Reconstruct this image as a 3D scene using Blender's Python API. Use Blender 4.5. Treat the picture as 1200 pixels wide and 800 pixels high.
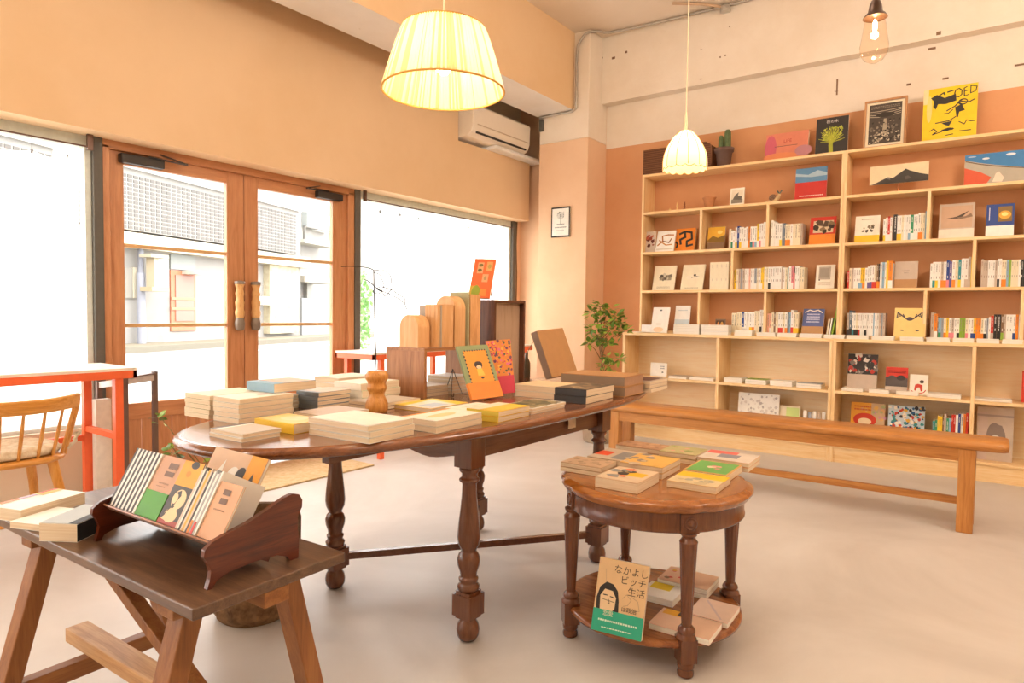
import bpy, bmesh, math, random
from mathutils import Vector, Matrix
for _o in list(bpy.data.objects): bpy.data.objects.remove(_o)
S = bpy.context.scene
COL = S.collection
# ------------------------------------------------------------------ camera
FPX, PIT, ROL, YAW, HC = 774.4, .04336, .01324, .6318, 1.15
cy_, sy_, cp, sp, cr, sr = math.cos(YAW), math.sin(YAW), math.cos(PIT), math.sin(PIT), math.cos(ROL), math.sin(ROL)
_F = Vector((-sy_, cy_, 0)); _R = Vector((cy_, sy_, 0)); _U = Vector((0, 0, 1))
_F2 = _F*cp - _U*sp; _U2 = _U*cp + _F*sp
_R3 = _R*cr + _U2*sr; _U3 = _U2*cr - _R*sr
cam = bpy.data.cameras.new('camera'); camo = bpy.data.objects.new('camera', cam); COL.objects.link(camo)
camo.matrix_world = Matrix(((_R3.x, _U3.x, -_F2.x, 0), (_R3.y, _U3.y, -_F2.y, 0), (_R3.z, _U3.z, -_F2.z, HC), (0, 0, 0, 1)))
cam.sensor_width = 36; cam.lens = FPX/1200*36; cam.clip_start = .05; cam.clip_end = 200
S.camera = camo
# ------------------------------------------------------------------ world, lights, exposure
S.view_settings.view_transform = 'Standard'; S.view_settings.look = 'None'
S.view_settings.gamma = 1; S.view_settings.use_curve_mapping = False
S.view_settings.exposure = 0.35
W = bpy.data.worlds.new('overcast_sky'); S.world = W; W.use_nodes = True
bg = W.node_tree.nodes['Background']; bg.inputs[0].default_value = (1, .985, .96, 1); bg.inputs[1].default_value = 7.0
def portal(name, loc, sx, sy, rot):
    l = bpy.data.lights.new(name, 'AREA'); l.shape = 'RECTANGLE'; l.size = sx; l.size_y = sy; l.cycles.is_portal = True
    o = bpy.data.objects.new(name, l); o.location = loc; o.rotation_euler = rot; COL.objects.link(o)
for nm, y0, y1, z0, z1 in (('portal_left', -2.9, 1.68, .45, 2.12), ('portal_door', 1.85, 3.5, .5, 2.05), ('portal_right', 3.74, 5.8, .45, 2.12)):
    portal(nm, (-4.55, (y0+y1)/2, (z0+z1)/2), z1-z0, y1-y0, (0, -math.pi/2, 0))
def lamp_light(loc, power, r=.05, color=(1, .62, .3)):
    l = bpy.data.lights.new('bulb_light', 'POINT'); l.energy = power; l.shadow_soft_size = r; l.color = color
    o = bpy.data.objects.new('bulb_light', l); o.location = loc; COL.objects.link(o); return o
def area_light(name, loc, sx, sy, power, rot, color=(1, 1, 1)):
    l = bpy.data.lights.new(name, 'AREA'); l.shape = 'RECTANGLE'; l.size = sx; l.size_y = sy; l.energy = power; l.color = color
    o = bpy.data.objects.new(name, l); o.location = loc; o.rotation_euler = rot; COL.objects.link(o)
WARM = (1, .885, .76)
FILL_GLOBES = ((1.5, 1.2, 3.0, 24), (1.1, 3.6, 3.1, 95), (-1.6, -1.2, 3.0, 82), (-1.2, 2.2, 3.35, 36))      # unseen globes added above the frame to fill the room with light
for x, y, z, p in FILL_GLOBES: lamp_light((x, y, z), p, .18, WARM)
# ------------------------------------------------------------------ pixel rays (photo taken as 1200 x 800)
def ray(x, y): return _R3*((x-600)/FPX) + _U3*(-(y-400)/FPX) + _F2
def onz(x, y, z): d = ray(x, y); return Vector((0, 0, HC)) + d*((z-HC)/d.z)
def onx(x, y, X): d = ray(x, y); return Vector((0, 0, HC)) + d*(X/d.x)
def ony(x, y, Y): d = ray(x, y); return Vector((0, 0, HC)) + d*(Y/d.y)
# ------------------------------------------------------------------ mesh builder
class MB:
    def __init__(s): s.v = []; s.f = []; s.m = []; s.sm = []
    def add(s, vs, fs, mat=0, smooth=False, M=None):
        n = len(s.v)
        for p in vs: s.v.append(tuple(M @ Vector(p)) if M else tuple(p))
        for f in fs: s.f.append([n+i for i in f]); s.m.append(mat); s.sm.append(smooth)
        return s
    def box(s, x0, y0, z0, x1, y1, z1, mat=0, M=None):
        return s.add([(x0,y0,z0),(x1,y0,z0),(x1,y1,z0),(x0,y1,z0),(x0,y0,z1),(x1,y0,z1),(x1,y1,z1),(x0,y1,z1)],
            [(0,3,2,1),(4,5,6,7),(0,1,5,4),(1,2,6,5),(2,3,7,6),(3,0,4,7)], mat, False, M)
    def prism(s, pts, z0, z1, mat=0, M=None, smooth=False):      # polygon in xy, ccw
        n = len(pts)
        s.add([(x,y,z0) for x,y in pts]+[(x,y,z1) for x,y in pts], [list(range(n))[::-1], list(range(n,2*n))], mat, False, M)
        s.add([(x,y,z0) for x,y in pts]+[(x,y,z1) for x,y in pts], [(i,(i+1)%n,n+(i+1)%n,n+i) for i in range(n)], mat, smooth, M)
        return s
    def poly(s, pts, z, mat=0, M=None):
        return s.add([(x,y,z) for x,y in pts], [list(range(len(pts)))], mat, False, M)
    def lathe(s, prof, n=20, mat=0, M=None, smooth=True, cap=True):   # (r,z) list
        vs = []; fs = []
        for r, z in prof:
            for k in range(n): a = 2*math.pi*k/n; vs.append((r*math.cos(a), r*math.sin(a), z))
        for i in range(len(prof)-1):
            for k in range(n): fs.append((i*n+k, i*n+(k+1)%n, (i+1)*n+(k+1)%n, (i+1)*n+k))
        s.add(vs, fs, mat, smooth, M)
        if cap:
            s.add([vs[k] for k in range(n)], [list(range(n))[::-1]], mat, False, M)
            s.add([vs[(len(prof)-1)*n+k] for k in range(n)], [list(range(n))], mat, False, M)
        return s
    def tube(s, pts, r, n=8, mat=0, M=None):
        pts = [Vector(p) for p in pts]; rs = r if isinstance(r, (list, tuple)) else [r]*len(pts)
        vs = []; fs = []; up = None
        for i, p in enumerate(pts):
            t = (pts[min(i+1, len(pts)-1)] - pts[max(i-1, 0)])
            t = t.normalized() if t.length > 1e-9 else Vector((0,0,1))
            if up is None: up = Vector((0,0,1)) if abs(t.z) < .9 else Vector((1,0,0))
            a = (up - t*up.dot(t)); a = a.normalized() if a.length > 1e-6 else t.orthogonal().normalized()
            up = a; b = t.cross(a)
            for k in range(n):
                q = 2*math.pi*k/n; vs.append(tuple(p + (a*math.cos(q)+b*math.sin(q))*rs[i]))
        for i in range(len(pts)-1):
            for k in range(n): fs.append((i*n+k, i*n+(k+1)%n, (i+1)*n+(k+1)%n, (i+1)*n+k))
        s.add(vs, fs, mat, True, M)
        s.add(vs[:n], [list(range(n))[::-1]], mat, False, M); s.add(vs[-n:], [list(range(n))], mat, False, M)
        return s
    def bar(s, p, q, w, h, up=(0,0,1), mat=0):                # rectangular bar from p to q
        p = Vector(p); q = Vector(q); t = (q-p); L = t.length; t.normalize()
        u = Vector(up); u = (u - t*u.dot(t)).normalized(); b = t.cross(u)
        M = Matrix(((t.x,b.x,u.x,p.x),(t.y,b.y,u.y,p.y),(t.z,b.z,u.z,p.z),(0,0,0,1)))
        return s.box(0, -w/2, -h/2, L, w/2, h/2, mat, M)
    def mesh(s, name, mats):
        me = bpy.data.meshes.new(name); me.from_pydata(s.v, [], s.f)
        for m in mats: me.materials.append(m)
        me.polygons.foreach_set('material_index', s.m); me.polygons.foreach_set('use_smooth', s.sm); me.update()
        return me
    def obj(s, name, mats, parent=None, loc=None, rot=None, bevel=0, seg=2):
        if not isinstance(mats, (list, tuple)): mats = [mats]
        o = bpy.data.objects.new(name, s.mesh(name, mats)); COL.objects.link(o)
        if parent: o.parent = parent
        if loc: o.location = loc
        if rot: o.rotation_euler = rot
        if bevel:
            b = o.modifiers.new('bevel', 'BEVEL'); b.width = bevel; b.segments = seg; b.limit_method = 'ANGLE'; b.angle_limit = .6
        return o
def tag(o, label=None, cat=None, group=None, kind=None):
    if label: o['label'] = label
    if cat: o['category'] = cat
    if group: o['group'] = group
    if kind: o['kind'] = kind
    return o
def empty(name, label=None, cat=None, loc=(0,0,0), rz=0, group=None, kind=None):
    o = bpy.data.objects.new(name, None); COL.objects.link(o); o.empty_display_size = .05
    o.location = loc; o.rotation_euler = (0, 0, rz)
    return tag(o, label, cat, group, kind)
def setting(o): o['kind'] = 'structure'; return o
def kids(o): return [c for c in COL.objects if c.parent == o]
def copy_tree(o, children=None, parent=None):
    c = o.copy(); COL.objects.link(c)
    if parent: c.parent = parent
    for ch in kids(o): copy_tree(ch, None, c)
    return c
# ------------------------------------------------------------------ materials
def srgb(h):
    if isinstance(h, str):
        h = h.lstrip('#'); c = [int(h[i:i+2], 16)/255 for i in (0, 2, 4)]
    else: c = h
    return tuple((x/12.92 if x <= .04045 else ((x+.055)/1.055)**2.4) for x in c) + (1,)
MATS = {}
def newmat(name):
    m = bpy.data.materials.new(name); m.use_nodes = True; nt = m.node_tree
    return m, nt, nt.nodes['Principled BSDF'], nt.nodes.new, nt.links.new
def noise_vec(nt, scale, loc=(0,0,0), kind='Object'):
    tc = nt.nodes.new('ShaderNodeTexCoord'); mp = nt.nodes.new('ShaderNodeMapping')
    mp.inputs['Scale'].default_value = scale; mp.inputs['Location'].default_value = loc
    nt.links.new(tc.outputs[kind], mp.inputs[0]); return mp.outputs[0]
def ramp(nt, fac, stops):
    r = nt.nodes.new('ShaderNodeValToRGB'); e = r.color_ramp.elements
    e[0].position, e[0].color = stops[0][0], srgb(stops[0][1]); e[1].position, e[1].color = stops[-1][0], srgb(stops[-1][1])
    for p, c in stops[1:-1]: x = e.new(p); x.color = srgb(c)
    nt.links.new(fac, r.inputs[0]); return r.outputs[0]
def bump(nt, fac, st, dist=.01):
    b = nt.nodes.new('ShaderNodeBump'); b.inputs['Strength'].default_value = st; b.inputs['Distance'].default_value = dist
    nt.links.new(fac, b.inputs['Height']); nt.links.new(b.outputs[0], nt.nodes['Principled BSDF'].inputs['Normal'])
def flat(c, rough=.6, metal=0, spec=.4, var=.06, sc=30):
    key = ('flat', str(c), rough, metal, spec, var, sc)
    if key in MATS: return MATS[key]
    m, nt, P, N, L = newmat('plain'); col = srgb(c)
    P.inputs['Roughness'].default_value = rough; P.inputs['Metallic'].default_value = metal; P.inputs['Specular IOR Level'].default_value = spec
    n = N('ShaderNodeTexNoise'); n.inputs['Scale'].default_value = sc; n.inputs['Detail'].default_value = 3
    L(noise_vec(nt, (1,1,1)), n.inputs['Vector'])
    r = N('ShaderNodeValToRGB'); e = r.color_ramp.elements
    e[0].position = .3; e[1].position = .7
    e[0].color = tuple(x*(1-var) for x in col[:3])+(1,); e[1].color = tuple(min(1, x*(1+var)) for x in col[:3])+(1,)
    L(n.outputs[0], r.inputs[0]); L(r.outputs[0], P.inputs['Base Color'])
    MATS[key] = m; return m
def wood(c1, c2, c3=None, axis='x', sc=1.0, rough=.45, coat=0.0, stretch=14, bumpv=.08, name='wood'):
    key = ('wood', c1, c2, c3, axis, sc, rough, coat, stretch)
    if key in MATS: return MATS[key]
    m, nt, P, N, L = newmat(name); c3 = c3 or c1
    s = [stretch*sc]*3; s['xyz'.index(axis)] = sc*1.2
    n = N('ShaderNodeTexNoise'); n.inputs['Scale'].default_value = 3; n.inputs['Detail'].default_value = 6; n.inputs['Distortion'].default_value = .6
    L(noise_vec(nt, tuple(s)), n.inputs['Vector'])
    s2 = [stretch*5*sc]*3; s2['xyz'.index(axis)] = sc*4
    n2 = N('ShaderNodeTexNoise'); n2.inputs['Scale'].default_value = 4; n2.inputs['Detail'].default_value = 3
    L(noise_vec(nt, tuple(s2)), n2.inputs['Vector'])
    mx = N('ShaderNodeMath'); mx.operation = 'MULTIPLY_ADD'; mx.inputs[1].default_value = .35; L(n2.outputs[0], mx.inputs[0])
    m2 = N('ShaderNodeMath'); m2.operation = 'MULTIPLY'; m2.inputs[1].default_value = .68; L(n.outputs[0], m2.inputs[0]); L(m2.outputs[0], mx.inputs[2])
    L(ramp(nt, mx.outputs[0], [(.34, c2), (.5, c1), (.68, c3)]), P.inputs['Base Color'])
    P.inputs['Roughness'].default_value = rough; P.inputs['Coat Weight'].default_value = coat; P.inputs['Coat Roughness'].default_value = .18
    bump(nt, mx.outputs[0], bumpv, .004)
    MATS[key] = m; return m
def plaster(name, c1, c2, sc=2.0, b=.15, bs=40, rough=.9, spots=None):
    m, nt, P, N, L = newmat(name)
    n = N('ShaderNodeTexNoise'); n.inputs['Scale'].default_value = sc; n.inputs['Detail'].default_value = 8; n.inputs['Roughness'].default_value = .65
    L(noise_vec(nt, (1,1,1)), n.inputs['Vector'])
    col = ramp(nt, n.outputs[0], [(.3, c2), (.6, c1)])
    if spots:
        v = N('ShaderNodeTexNoise'); v.inputs['Scale'].default_value = spots[1]; v.inputs['Detail'].default_value = 4
        L(noise_vec(nt, (1,1,1.6), (3,1,2)), v.inputs['Vector'])
        r = N('ShaderNodeValToRGB'); r.color_ramp.elements[0].position = spots[2]; r.color_ramp.elements[1].position = spots[2]+.04
        L(v.outputs[0], r.inputs[0]); mx = N('ShaderNodeMix'); mx.data_type = 'RGBA'; mx.inputs['B'].default_value = srgb(spots[0])
        L(r.outputs[0], mx.inputs['Factor']); L(col, mx.inputs['A']); col = mx.outputs['Result']
    L(col, P.inputs['Base Color']); P.inputs['Roughness'].default_value = rough; P.inputs['Specular IOR Level'].default_value = .2
    n3 = N('ShaderNodeTexNoise'); n3.inputs['Scale'].default_value = bs; n3.inputs['Detail'].default_value = 5
    L(noise_vec(nt, (1,1,1)), n3.inputs['Vector']); bump(nt, n3.outputs[0], b, .01)
    return m
def emit(c, st, name='glow'):
    m, nt, P, N, L = newmat(name); P.inputs['Base Color'].default_value = srgb(c)
    P.inputs['Emission Color'].default_value = srgb(c); P.inputs['Emission Strength'].default_value = st; return m
def glass_mat(name='window_glass', col=(1,1,1,1), rough=0):
    m, nt, P, N, L = newmat(name)
    g = N('ShaderNodeBsdfTransparent'); gl = N('ShaderNodeBsdfGlossy'); gl.inputs['Roughness'].default_value = rough; g.inputs[0].default_value = col
    fr = N('ShaderNodeFresnel'); fr.inputs[0].default_value = 1.45; mx = N('ShaderNodeMixShader')
    ge = N('ShaderNodeNewGeometry'); sb = N('ShaderNodeMath'); sb.operation = 'SUBTRACT'; sb.inputs[0].default_value = 1; L(ge.outputs['Backfacing'], sb.inputs[1]); ml = N('ShaderNodeMath'); ml.operation = 'MULTIPLY'; L(fr.outputs[0], ml.inputs[0]); L(sb.outputs[0], ml.inputs[1])
    L(ml.outputs[0], mx.inputs[0]); L(g.outputs[0], mx.inputs[1]); L(gl.outputs[0], mx.inputs[2]); L(mx.outputs[0], nt.nodes['Material Output'].inputs[0]); return m
def cloth_mat(name, c, trans=.5, clear=0.0, emi=0, rough=.9):
    m, nt, P, N, L = newmat(name); nt.nodes.remove(P)
    d = N('ShaderNodeBsdfDiffuse'); d.inputs[0].default_value = srgb(c); t = N('ShaderNodeBsdfTranslucent'); t.inputs[0].default_value = srgb(c)
    mx = N('ShaderNodeMixShader'); mx.inputs[0].default_value = trans; L(d.outputs[0], mx.inputs[1]); L(t.outputs[0], mx.inputs[2]); out = mx.outputs[0]
    n = N('ShaderNodeTexNoise'); n.inputs['Scale'].default_value = 60; L(noise_vec(nt, (1,1,1)), n.inputs['Vector'])
    b = N('ShaderNodeBump'); b.inputs['Strength'].default_value = .1; L(n.outputs[0], b.inputs['Height']); L(b.outputs[0], d.inputs['Normal'])
    if clear:
        tr = N('ShaderNodeBsdfTransparent'); m2 = N('ShaderNodeMixShader'); m2.inputs[0].default_value = clear
        L(out, m2.inputs[1]); L(tr.outputs[0], m2.inputs[2]); out = m2.outputs[0]
    L(out, nt.nodes['Material Output'].inputs[0]); return m
# ================================================================== the setting
XW, YW, ZC = -4.35, 6.05, 3.9           # window plane, shelf wall, ceiling
m_floor, nt, P, N, L = newmat('concrete_floor')
n = N('ShaderNodeTexNoise'); n.inputs['Scale'].default_value = .9; n.inputs['Detail'].default_value = 9; n.inputs['Roughness'].default_value = .6; n.inputs['Distortion'].default_value = .8
L(noise_vec(nt, (1,1,1)), n.inputs['Vector'])
L(ramp(nt, n.outputs[0], [(.3, '#bfb7ae'), (.5, '#cdc6be'), (.7, '#d8d2cb')]), P.inputs['Base Color'])
n2 = N('ShaderNodeTexNoise'); n2.inputs['Scale'].default_value = 2.5; n2.inputs['Detail'].default_value = 6; L(noise_vec(nt, (1,1,1), (5,0,0)), n2.inputs['Vector'])
mr = N('ShaderNodeMapRange'); mr.inputs['To Min'].default_value = .3; mr.inputs['To Max'].default_value = .62; L(n2.outputs[0], mr.inputs[0]); L(mr.outputs[0], P.inputs['Roughness'])
bump(nt, n2.outputs[0], .05, .01)
m_head = plaster('header_paint', '#edcda6', '#e8c69c', 1.2, .05, 60)
m_peach = plaster('peach_paint', '#dda478', '#d69a6c', 1.5, .08, 50)
m_peach_lit = plaster('peach_paint_lit', '#edc8a6', '#e6bd98', 1.5, .08, 50)  # lighter copy of the peach paint, stands in for light at the corner
m_conc = plaster('whitewashed_concrete', '#f3e6d5', '#eadac5', 1.6, .35, 14, spots=('#b59a80', 9, .76))
m_beam = plaster('beam_paint', '#f0cfa6', '#ebc79a', 1.2, .06, 50)
m_soffit = plaster('soffit_paint', '#ece3d8', '#e4d9cb', 2, .1, 40, spots=('#c9b8a2', 8, .72))
m_ceil = plaster('ceiling_paint', '#eedfcd', '#e8d7c2', 1, .2, 20)
m_cream = plaster('cream_wall', '#ecdcc6', '#e5d3ba', 1, .05, 50)
m_dark = flat('#5f5b53', .5); m_alu = flat('#d3d8cf', .4, .0); m_white = flat('#f2efe9', .6)
setting(MB().box(XW-.2, -4, -.1, 3.4, YW+.2, 0).obj('floor', m_floor))
setting(MB().box(XW-.2, -4, ZC, 3.4, YW+.2, ZC+.1).obj('ceiling', m_ceil))
ZP = 2.826; ZB = 3.25
w = MB().box(-3.27, YW, 0, 3.2, YW+.15, ZP, 0).box(-3.27, YW, ZP, 3.2, YW+.15, ZC, 1).box(-3.27, YW-.115, ZB, 3.2, YW, ZC, 1)
w.box(XW, YW, 0, -3.27, YW+.15, ZC, 2)  # corner stretch lightened in colour where little light arrives
setting(w.obj('wall_back', [m_peach, m_conc, m_peach_lit]))
setting(MB().box(3.2, -4, 0, 3.35, YW, ZC).obj('wall_right', m_cream))
setting(MB().box(XW, -4, 0, 3.2, -3.85, ZC).obj('wall_front', m_cream))
# marks left in the concrete
mk = MB()
for px, py, a, b in ((705, 68, .03, .012), (719, 68, .035, .02), (734, 61, .02, .02), (702, 81, .015, .02), (981, 102, .012, .13), (1100, 39, .03, .025), (1092, 57, .05, .015), (1065, 99, .03, .015), (1108, 92, .04, .012), (1195, 76, .06, .012), (855, 31, .01, .01), (850, 65, .012, .012), (844, 67, .012, .012)):
    p = ony(px, py, YW-.115 if py < 80 and px < 900 or px > 1080 and py < 62 else YW)
    mk.box(p.x-a/2, p.y-.004, p.z-b/2, p.x+a/2, p.y+.002, p.z+b/2)
setting(mk.obj('trim_1', flat('#8a6a50', .9)))
# pillar and beam
setting(MB().box(-3.84, 5.68, 0, -3.27, YW, 2.87, 0).box(-3.84, 5.68, 2.87, -3.27, YW, ZC, 1).obj('pillar', [m_peach_lit, m_conc], bevel=.006))
ob = setting(MB().box(-3.87, -3.85, 3.155, -3.44, 5.68, ZC, 0).obj('ceiling_beam', [m_beam, m_soffit]))
for f in ob.data.polygons:
    if f.normal.z < -.5: f.material_index = 1
# window wall: header, side strips, low walls
h = MB().box(XW-.05, -4, 2.15, -4.15, 4.77, ZC).box(XW-.05, 4.77, 2.15, -4.15, 5.95, 2.765)
setting(h.obj('wall_left', m_head))
setting(MB().box(XW-.25, 4.77, 2.8, XW, YW, ZC).obj('wall_recess', plaster('recess_paint', '#efe0cc', '#e8d6bf', 2, .1, 30)))
setting(MB().box(XW-.15, -4, 0, XW+.06, 1.68, .44).box(XW-.15, 3.74, 0, XW+.06, 5.95, .44).obj('low_wall_left', m_cream))
setting(MB().box(XW-.15, 5.93, 0, XW+.02, YW, 2.8).obj('corner_wall', m_peach_lit))  # lighter peach replaces the light missing here
setting(MB().tube([(-4.33, 5.975, .3), (-4.33, 5.985, 1.6), (-4.335, 5.975, 1.9), (-4.33, 5.98, 2.2)], .008, 6).obj('trim_2', flat('#6b4a32', .8)))
# dark posts and aluminium frames
for i, (y0, y1) in enumerate(((1.70, 1.752), (3.662, 3.72), (5.87, 5.935))):
    setting(MB().box(XW-.08, y0, .0, XW+.05, y1, 2.17).obj('window_post', m_dark, bevel=.003))
def window(n, y0, y1):
    r = empty('window_%d' % n, kind='structure'); f = MB()
    f.box(XW-.05, y0, 2.085, XW+.02, y1, 2.165).box(XW-.05, y0, .44, XW+.02, y1, .50)
    f.box(XW-.05, y1-.035, .5, XW+.02, y1, 2.085).box(XW-.05, y0, .5, XW+.02, y0+.03, 2.085)
    f.obj('window_frame', m_alu, r, bevel=.003)
    MB().box(XW-.02, y0+.03, .5, XW-.014, y1-.035, 2.085).obj('pane', M_GLASS, r)
M_GLASS = glass_mat(); M_OPAL = cloth_mat('opal_glass', '#ffffff', .7, .75)
window(1, -3.0, 1.70); window(2, 3.72, 5.87)
# curtains on wires with clips
M_CURT = cloth_mat('sheer_curtain', '#fdfdfb', .72, .22)
def curtain(y0, y1, ztop, zbot, label, seedv):
    rnd = random.Random(seedv); r = empty('curtain', label, 'curtain', (XW+.07, (y0+y1)/2, zbot)); oy = (y0+y1)/2
    nY = int((y1-y0)/.02); cl = []; y = y0+.05
    while y < y1: cl.append(y); y += rnd.uniform(.13, .24)
    vs = []; rows = [0, .03, .08, .2, .5, .8, 1]
    for t in rows:
        for k in range(nY+1):
            yy = y0+(y1-y0)*k/nY; d = min(abs(yy-c) for c in cl)
            sag = min(d, .1)*.22*(1-t)**4 if t < .5 else 0
            off = .016*math.sin(yy*38+2*math.sin(yy*7))*(.5+.5*t)+.01*math.sin(yy*17)
            vs.append((off, yy-oy, (ztop-zbot)*(1-t)-sag))
    fs = [(i*(nY+1)+k, i*(nY+1)+k+1, (i+1)*(nY+1)+k+1, (i+1)*(nY+1)+k) for i in range(len(rows)-1) for k in range(nY)]
    MB().add(vs, fs, 0, True).obj('cloth', M_CURT, r)
    for c in cl: MB().box(-.002, c-oy-.004, ztop-zbot-.014, .010, c-oy+.004, ztop-zbot+.008).tube([(.003, c-oy, ztop-zbot+.008), (.003, c-oy, 2.070-zbot)], .0007, 4).obj('clip', m_dark, r)
curtain(-2.9, 1.61, 2.0, .47, 'white sheer curtain hung on a wire in the window left of the doors', 1)
curtain(3.86, 5.70, 2.0, .47, 'white sheer curtain hung on a wire in the window right of the doors', 2)
m_wire = flat('#6e564a', .4, .6)
tag(MB().tube([(XW+.07, -3.0, 2.075), (XW+.07, 1.68, 2.078)], .005, 6).box(XW+.06, 1.66, 2.06, XW+.08, 1.69, 2.15).obj('curtain_wire', m_wire), 'thin brown curtain wire across the window left of the doors', 'wire')
tag(MB().tube([(XW+.07, 3.74, 2.078), (XW+.07, 5.86, 2.075)], .005, 6).box(XW+.06, 3.735, 2.06, XW+.08, 3.76, 2.15).obj('curtain_wire', m_wire), 'thin brown curtain wire across the window right of the doors', 'wire')
# doors
WD = wood('#c4885c', '#b4764b', '#cf9568', 'z', .9, .42); WDH = wood('#c4885c', '#b4764b', '#cf9568', 'y', .9, .42); WL = wood('#d9b07c', '#c99c64', None, 'y', 1, .5)
fr = setting(MB().box(XW-.08, 1.752, 0, XW+.04, 1.793, 2.12).box(XW-.08, 3.60, 0, XW+.04, 3.662, 2.12).obj('trim_3', WD, bevel=.004))
fr = setting(MB().box(XW-.08, 1.752, 2.10, XW+.04, 3.662, 2.17).obj('trim_4', WDH, bevel=.004))
def door(n, y0, y1, g0, g1, kn):
    r = empty('door_%d' % n, kind='structure')
    MB().box(XW-.03, y0, .02, XW+.01, g0, 2.10).box(XW-.03, g1, .02, XW+.01, y1, 2.10).obj('stile', WD, r, bevel=.003)
    MB().box(XW-.03, g0, 2.025, XW+.01, g1, 2.10).box(XW-.03, g0, .449, XW+.01, g1, .553).box(XW-.03, g0, .02, XW+.01, g1, .14).obj('rail', WDH, r, bevel=.003)
    k = g0; nb = 7
    for i in range(nb):
        a = g0+(g1-g0)*i/nb; b = g0+(g1-g0)*(i+1)/nb
        MB().box(XW-.02, a+.002, .14, XW-.004, b-.002, .449).obj('plank', WD, r, bevel=.002, seg=1)
    for z in (1.04, 1.535): MB().box(XW-.028, g0, z-.011, XW-.002, g1, z+.011).obj('glazing_bar', WL, r)
    MB().box(XW-.013, g0, .553, XW-.009, g1, 2.025).obj('pane', M_GLASS, r)
    # turned handle with metal cap
    hy = kn; T = Matrix.Translation((XW+.055, hy, 1.0))
    hd = MB().lathe([(.026,.09),(.03,.1),(.034,.13),(.027,.15),(.03,.18),(.033,.2),(.027,.215),(.026,.24),(.031,.26),(.022,.29),(.033,.325)], 14, 0, T).obj('door_handle', wood('#e2b276', '#c98f52', None, 'z', 2, .5), r)
    MB().lathe([(.018,0),(.03,.01),(.035,.05),(.027,.09)], 14, 0, T).lathe([(.035,.325),(.036,.345),(.01,.35)], 14, 0, T).box(-.055, -.012, .33, .0, .012, .342, 0, T).box(-.055, -.012, .03, .0, .012, .045, 0, T).obj('handle_bracket', flat('#8d8175', .5, .4), hd)
    return r
door(1, 1.793, 2.682, 1.883, 2.555, 2.622); door(2, 2.688, 3.60, 2.795, 3.464, 2.748)
m_clos = flat('#3d3733', .45, .4)
for (y0, y1, s) in ((1.85, 2.11, 1), (3.29, 3.53, -1)):
    c = MB().box(XW+.01, y0, 2.03, XW+.06, y1, 2.085).obj('door_closer', m_clos, bevel=.006)
    tag(c, 'dark metal door closer on the %s door' % ('left' if s > 0 else 'right'), 'door closer')
    e = y1 if s > 0 else y0
    MB().bar((XW+.05, e-.1*s, 2.09), (XW+.09, e+.13*s, 2.075), .02, .006).bar((XW+.09, e+.13*s, 2.078), (XW+.04, e-.02*s, 2.12), .02, .006).obj('arm', m_clos, c)
# air conditioner and duct in the notch
ac = empty('air_conditioner', 'cream wall air conditioner under the ceiling beam', 'air conditioner', (-4.15, 5.24, 2.80))
m_ac = flat('#f3e6d4', .5, var=.01)
prof = [(-.2, 0), (.10, 0), (.15, .03), (.175, .09), (.18, .27), (.16, .29), (-.2, .29)]
Mx = Matrix(((1,0,0,0),(0,0,1,-.47),(0,1,0,0),(0,0,0,1)))
MB().add([(x, -.46, z) for x, z in prof]+[(x, .46, z) for x, z in prof], [list(range(7)), list(range(7,14))[::-1]]+[(i, 7+i, 7+(i+1)%7, (i+1)%7) for i in range(7)]).obj('body', m_ac, ac, bevel=.008)
MB().box(.155, -.40, .025, .172, .40, .04).obj('air_slot', flat('#3a332e', .7), ac)
MB().bar((.178, -.40, .105), (.178, .42, .105), .006, .008, mat=0).obj('panel_groove', flat('#cdb79c', .6), ac)
setting(MB().box(-4.35, 5.2, 2.765, -4.02, 6.04, 2.80).obj('trim_5', m_white, bevel=.012))
tag(MB().tube([(-4.3, 5.72, 3.0), (-4.28, 5.85, 2.95), (-4.3, 5.98, 3.1)], .008, 6).tube([(-4.3, 5.9, 2.82), (-4.25, 5.95, 2.86), (-4.27, 6.0, 2.95), (-4.3, 5.93, 2.9), (-4.28, 5.88, 2.84)], .008, 6).obj('loose_cable', flat('#d9c7b0', .6)), 'loose pale cables beside the air conditioner', 'cable')
tag(MB().box(-3.835, 5.655, 3.0, -3.79, 5.68, 3.12).obj('junction_box', m_dark, bevel=.003), 'small dark box high on the pillar edge under the beam', 'junction box')
# conduit
cd = [onx(633, 140, -3.8)]
pts = [(-3.83, 5.66, 3.14), (-3.45, 5.66, 3.14), (-3.40, 5.66, 3.17), (-3.40, 5.655, 3.68), (-3.37, 5.65, 3.78), (-3.29, 5.655, 3.86), (-3.20, 5.72, 3.875), (-3.0, 5.84, 3.88), (-1.75, 5.90, 3.88), (.8, 5.90, 3.88)]
def smooth_path(P, n=4):
    P = [Vector(p) for p in P]; out = []
    for i in range(len(P)-1):
        a, b, c, d = P[max(i-1,0)], P[i], P[i+1], P[min(i+2, len(P)-1)]
        for k in range(n):
            t = k/n; out.append(.5*((2*b)+(c-a)*t+(2*a-5*b+4*c-d)*t*t+(3*b-a-3*c+d)*t**3))
    out.append(P[-1]); return out
cn = tag(MB().tube(pts[:3]+smooth_path(pts[2:], 4), .012, 8).obj('conduit', flat('#b5ada2', .4, .5)), 'grey metal conduit bent up the pillar and along the ceiling edge', 'conduit')
MB().lathe([(.045,0),(.045,.05),(.02,.055)], 14, 0, Matrix.Translation((-2.03, 5.90, 3.83))).obj('junction_box', flat('#c8c2b8', .4, .4), cn)
MB().tube([(-2.03,5.9,3.87),(-2.2,5.75,3.885),(-2.4,5.6,3.885)], .012, 8).obj('branch_pipe', flat('#caa887', .5), cn)
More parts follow.
